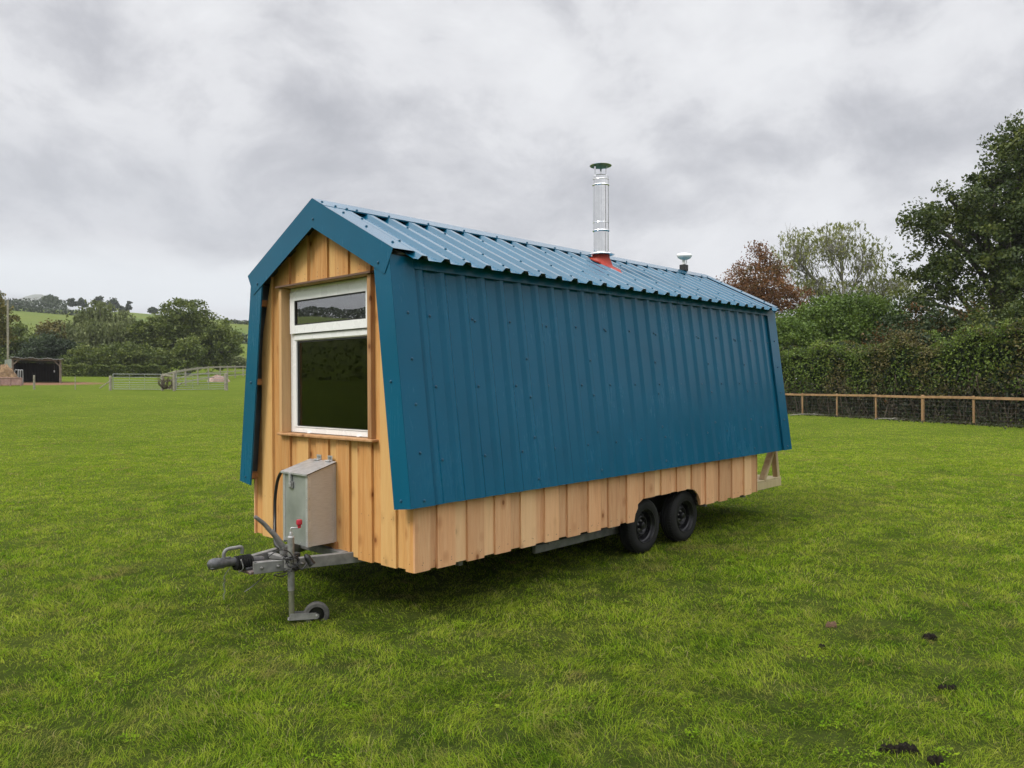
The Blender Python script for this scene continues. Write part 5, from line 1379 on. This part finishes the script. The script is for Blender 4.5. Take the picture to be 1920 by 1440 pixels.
def hill_hedge(name, label, pts, h, sd_):
    g = np.random.default_rng(sd_); A = np.array([T(u, D) for u, D in pts]); seg = np.linalg.norm(np.diff(A, axis=0), axis=1); cum = np.concatenate([[0], np.cumsum(seg)])
    n = int(cum[-1]*h*9); s = g.random(n)*cum[-1]; la = np.interp(s, cum, A[:, 0])+g.normal(0, .6, n); de = np.interp(s, cum, A[:, 1])+g.normal(0, .6, n)
    x = CAM[0]+FW[0]*de+RT[0]*la; y = CAM[1]+FW[1]*de+RT[1]*la
    P = np.stack([x, y, terrain(x, y)+h*g.random(n)*(.7+.5*vnoise(s, s*0, 6., sd_))], -1)
    o = link(name, leaf_mesh(name, P, .8, LF['farwood'], g.random(n), 1.3, 0, sd_)); tag(o, label, 'hedge')
def Dof(u, v):                       # distance at which the hillside meets a picture row
    for D in np.arange(150, 520, 2.):
        x, y, z = G(*T(u, D))
        if z >= px(v, u, D): return D
    return 500
print('dof', [(u, v, Dof(u, v)) for u, v in ((0, 581), (130, 591), (250, 588), (465, 608), (400, 594), (465, 660))])
hill_hedge('hill_hedge', 'dark hedge line crossing the upper hill field on the left', [(-60, Dof(-60, 577)), (0, Dof(0, 581)), (60, Dof(60, 585)), (130, Dof(130, 591)), (200, Dof(200, 596))], 2.2, 1)
hill_hedge('hill_hedge', 'hedge line on the hill crest right of the spindly tree', [(246, 498), (290, 500), (330, 497), (420, 500), (480, 497)], 2.0, 2)
hill_hedge('hill_hedge', 'short hedge line below the crest beside the cabin gable', [(425, Dof(425, 606)), (450, Dof(450, 608)), (490, Dof(490, 610))], 1.8, 3)
hill_hedge('hill_hedge', 'lower hedge line on the slope beside the cabin gable', [(438, Dof(438, 643)), (460, Dof(460, 645)), (490, Dof(490, 646))], 3.0, 4)
# distant peak
def peak():
    D = 3000; la, _ = T(80, D); n = 60; V = []; fs = []
    for j in range(n+1):
        for i in range(n+1):
            a, b = -1400+2800*i/n, -1400+2800*j/n
            sx = 52 if a > 0 else 85
            r = math.sqrt((a/sx)**2+(b/260)**2)
            h = 371*(.12*math.exp(-r*r/2*1.0)+.88*math.exp(-(a/170)**2/2-(b/400)**2/2))
            h += 6*math.sin(a*.021+1)*math.cos(b*.017)*math.exp(-r*.4)
            x, y = CF(la+a, D+b); V.append((x, y, h-25))
    for j in range(n):
        for i in range(n):
            k = j*(n+1)+i; fs.append((k, k+1, k+n+2, k+n+1))
    mb = MB(); mb.add(V, fs, M['moor'], True); mb.build('distant_hill', kind='structure')
M['moor'] = simple('heather_moorland', (.06, .075, .035), (.10, .10, .06), .95, scale=.01, bstr=0)
peak()

# ---- mud clods and dung in the foreground grass
M['dung'] = simple('dark_wet_clod', (.009, .008, .006), (.022, .018, .014), .9, scale=30, bstr=.8, bdist=.02, **{'Specular IOR Level': .08})
M['clod'] = simple('brown_clod', (.10, .055, .03), (.15, .09, .05), .9, scale=30, bstr=.8, bdist=.02)
def clod(u, v, w, label, mat='dung', n=3, seed=0):
    rd = random.Random(seed)
    D = CAM[2]*F/(v-(717-.0057*(u-960))); x, y, z = G(*T(u, D)); mb = MB()
    for i in range(n):
        ox, oy = ((i-(n-1)/2)*w*.26, rd.gauss(0, .05)*w) if n > 1 else (0, 0)
        cx_, cy_ = x+RT[0]*ox+FW[0]*oy, y+RT[1]*ox+FW[1]*oy; r = w*rd.uniform(.17, .25) if n > 1 else w*.4
        vs = []; sg, rgn = 14, 7
        for j in range(rgn+1):
            for k in range(sg):
                a = 2*math.pi*k/sg; ph = math.pi*.5*j/rgn
                rr = r*(1+.22*math.sin(3*a+i+seed)+.16*math.sin(5*a+j*1.3)+.08*rd.uniform(-1, 1))
                vs.append((cx_+rr*math.cos(ph)*math.cos(a), cy_+rr*math.cos(ph)*math.sin(a), z+.002+(.026+.7*r)*math.sin(ph)*(1+.12*rd.uniform(-1, 1))))
        mb.add(vs, [(j*sg+k, j*sg+(k+1) % sg, (j+1)*sg+(k+1) % sg, (j+1)*sg+k) for j in range(rgn) for k in range(sg)], M[mat], True)
    tag(mb.build('mud_clod'), label, 'clod', 'clods lying in the grass')
clod(1775, 1297, .09, 'black clod in the grass nearest the right edge of the photo', n=4, seed=1)
clod(1682, 1411, .105, 'long straggling black clod at the bottom of the photo', n=6, seed=2)
clod(1750, 1432, .08, 'small black clod right of the long one at the bottom edge', n=3, seed=3)
clod(1740, 1200, .10, 'flat dark clod, the farthest of the black ones on the right', n=3, seed=4)
clod(1539, 1218, .08, 'small lone dark clod left of the others', n=2, seed=5)
clod(1557, 1176, .09, 'small reddish brown clod beyond the lone dark one', 'clod', n=3, seed=6)
# ------------------------------------------------------------------ sky, sun, haze
def build_sky():
    w = bpy.data.worlds.new("World"); S.world = w; w.use_nodes = True
    nt = w.node_tree; nt.nodes.clear()
    out = nt.nodes.new('ShaderNodeOutputWorld'); bg = nt.nodes.new('ShaderNodeBackground')
    sky = nt.nodes.new('ShaderNodeTexSky'); sky.sky_type = 'NISHITA'; sky.sun_disc = False
    sky.sun_elevation = SUN_EL; sky.sun_rotation = SUN_ROT
    tc = nt.nodes.new('ShaderNodeTexCoord'); d = tc.outputs['Generated']
    sep = N(nt, 'ShaderNodeSeparateXYZ', {0: d})
    z = math_(nt, 'MAXIMUM', sep.outputs[2], 0.0)
    k = math_(nt, 'DIVIDE', 1., math_(nt, 'ADD', z, .10))
    pv = N(nt, 'ShaderNodeCombineXYZ', {0: math_(nt, 'MULTIPLY', sep.outputs[0], k), 1: math_(nt, 'MULTIPLY', sep.outputs[1], k), 2: 0.}).outputs[0]
    dw = N(nt, 'ShaderNodeVectorMath', {0: d, 1: N(nt, 'ShaderNodeCombineXYZ', {0: math_(nt, 'MULTIPLY', noise(nt, 2.2, 3, .5, d), .2), 1: 0., 2: math_(nt, 'MULTIPLY', noise(nt, 2.9, 3, .5, d), .12)}).outputs[0]}, operation='ADD').outputs[0]
    big = noise(nt, 1.9, 3, .5, N(nt, 'ShaderNodeMapping', {'Vector': dw, 'Scale': (1, 1, 2.3), 'Location': (CLX, CLY, 0), 'Rotation': (.25, .2, 0)}).outputs[0], .3)
    med = noise(nt, .9, 5, .55, N(nt, 'ShaderNodeMapping', {'Vector': pv, 'Scale': (.8, .8, 1)}).outputs[0], .25)
    bl = noise(nt, 6.2, 8, .60, N(nt, 'ShaderNodeMapping', {'Vector': dw, 'Scale': (1, 1, 1.7), 'Location': (7.3, 2.2, 1.1)}).outputs[0], .15)
    f = math_(nt, 'ADD', math_(nt, 'MULTIPLY', big, .44), math_(nt, 'ADD', math_(nt, 'MULTIPLY', med, .10), math_(nt, 'MULTIPLY', bl, .46)))
    c = ramp(nt, f, [(.40, (.375, .380, .412)), (.455, (.485, .487, .517)), (.50, (.600, .601, .625)), (.54, (.715, .715, .733)), (.615, (.80, .802, .815))])
    # bright band low over the hills (towards the left of the view), thin grey veil at the horizon
    ctr = []
    lat = math_(nt, 'ADD', math_(nt, 'MULTIPLY', sep.outputs[0], RT[0]), math_(nt, 'MULTIPLY', sep.outputs[1], RT[1]))
    el = math_(nt, 'ADD', z, math_(nt, 'MULTIPLY', math_(nt, 'SUBTRACT', med, .5), .06))
    band = math_(nt, 'MULTIPLY', mapr(nt, el, .085, .10, 0, 1), mapr(nt, el, .165, .125, 0, 1))
    band = math_(nt, 'MULTIPLY', band, mapr(nt, lat, -.12, -.30, 0, .9))
    c = mixc(nt, band, c, (.86, .90, .92))
    dk = math_(nt, 'MULTIPLY', mapr(nt, el, .14, .18, 0, 1), mapr(nt, el, .30, .20, 0, 1))
    dk = math_(nt, 'MULTIPLY', dk, mapr(nt, lat, -.10, -.36, 0, .60))
    c = mixc(nt, dk, c, mixc(nt, mapr(nt, bl, .4, .6), (.40, .415, .455), (.53, .54, .575)))
    c = mixc(nt, mapr(nt, z, .10, .0, 0, .55), c, (.62, .63, .66))
    # overcast luminance rises towards the zenith
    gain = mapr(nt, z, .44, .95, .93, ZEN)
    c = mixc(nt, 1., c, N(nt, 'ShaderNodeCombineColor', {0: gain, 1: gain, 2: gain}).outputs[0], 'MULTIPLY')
    gy = mapr(nt, math_(nt, 'MULTIPLY', sep.outputs[1], -1.), .3, .95, 1., 1.35)  # extra sky brightness added out of view to light the side wall
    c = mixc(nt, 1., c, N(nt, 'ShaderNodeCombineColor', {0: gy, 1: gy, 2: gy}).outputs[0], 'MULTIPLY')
    s2 = mixc(nt, 1., sky.outputs[0], (.10, .10, .10), 'MULTIPLY')
    c = mixc(nt, .94, s2, c)
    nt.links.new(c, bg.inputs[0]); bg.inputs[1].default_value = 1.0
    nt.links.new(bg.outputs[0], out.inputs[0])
SUN_EL = R(50)
sd = Vector((-.85, .25, 0)).normalized()          # horizontal direction towards the sun
SUN_ROT = math.atan2(sd.x, sd.y)
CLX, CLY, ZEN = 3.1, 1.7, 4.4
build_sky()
sl = bpy.data.lights.new('sun', 'SUN'); sl.energy = 2.0; sl.angle = R(20); sl.color = (1, .95, .86)
so = bpy.data.objects.new('sun', sl); COL.objects.link(so); so.location = (-10, 5, 30)
sv = Vector((sd.x*math.cos(SUN_EL), sd.y*math.cos(SUN_EL), math.sin(SUN_EL)))
so.rotation_euler = sv.to_track_quat('Z', 'Y').to_euler()

S.view_settings.view_transform = 'Standard'; S.view_settings.look = 'None'
S.view_settings.exposure = .32; S.view_settings.gamma = 1
S.cycles.use_denoising = True
try: S.cycles.denoiser = 'OPENIMAGEDENOISE'
except Exception: pass
S.cycles.max_bounces = 8; S.cycles.transparent_max_bounces = 12
S.cycles.diffuse_bounces = 3; S.cycles.glossy_bounces = 4
S.cycles.sample_clamp_indirect = 6

hm = bpy.data.materials.new('haze'); hm.use_nodes = True; nt = hm.node_tree; nt.nodes.clear()
ho = nt.nodes.new('ShaderNodeOutputMaterial'); pv_ = nt.nodes.new('ShaderNodeVolumePrincipled')
pv_.inputs['Color'].default_value = (.86, .89, .93, 1); pv_.inputs['Density'].default_value = .00021
nt.links.new(pv_.outputs[0], ho.inputs['Volume'])
mb = MB(); mb.box(-8000, 8000, -8000, 8000, -30, 520, hm); hb = mb.build('haze', kind='stuff'); hb['label'] = 'thin pale haze over the whole valley'; hb['category'] = 'haze'
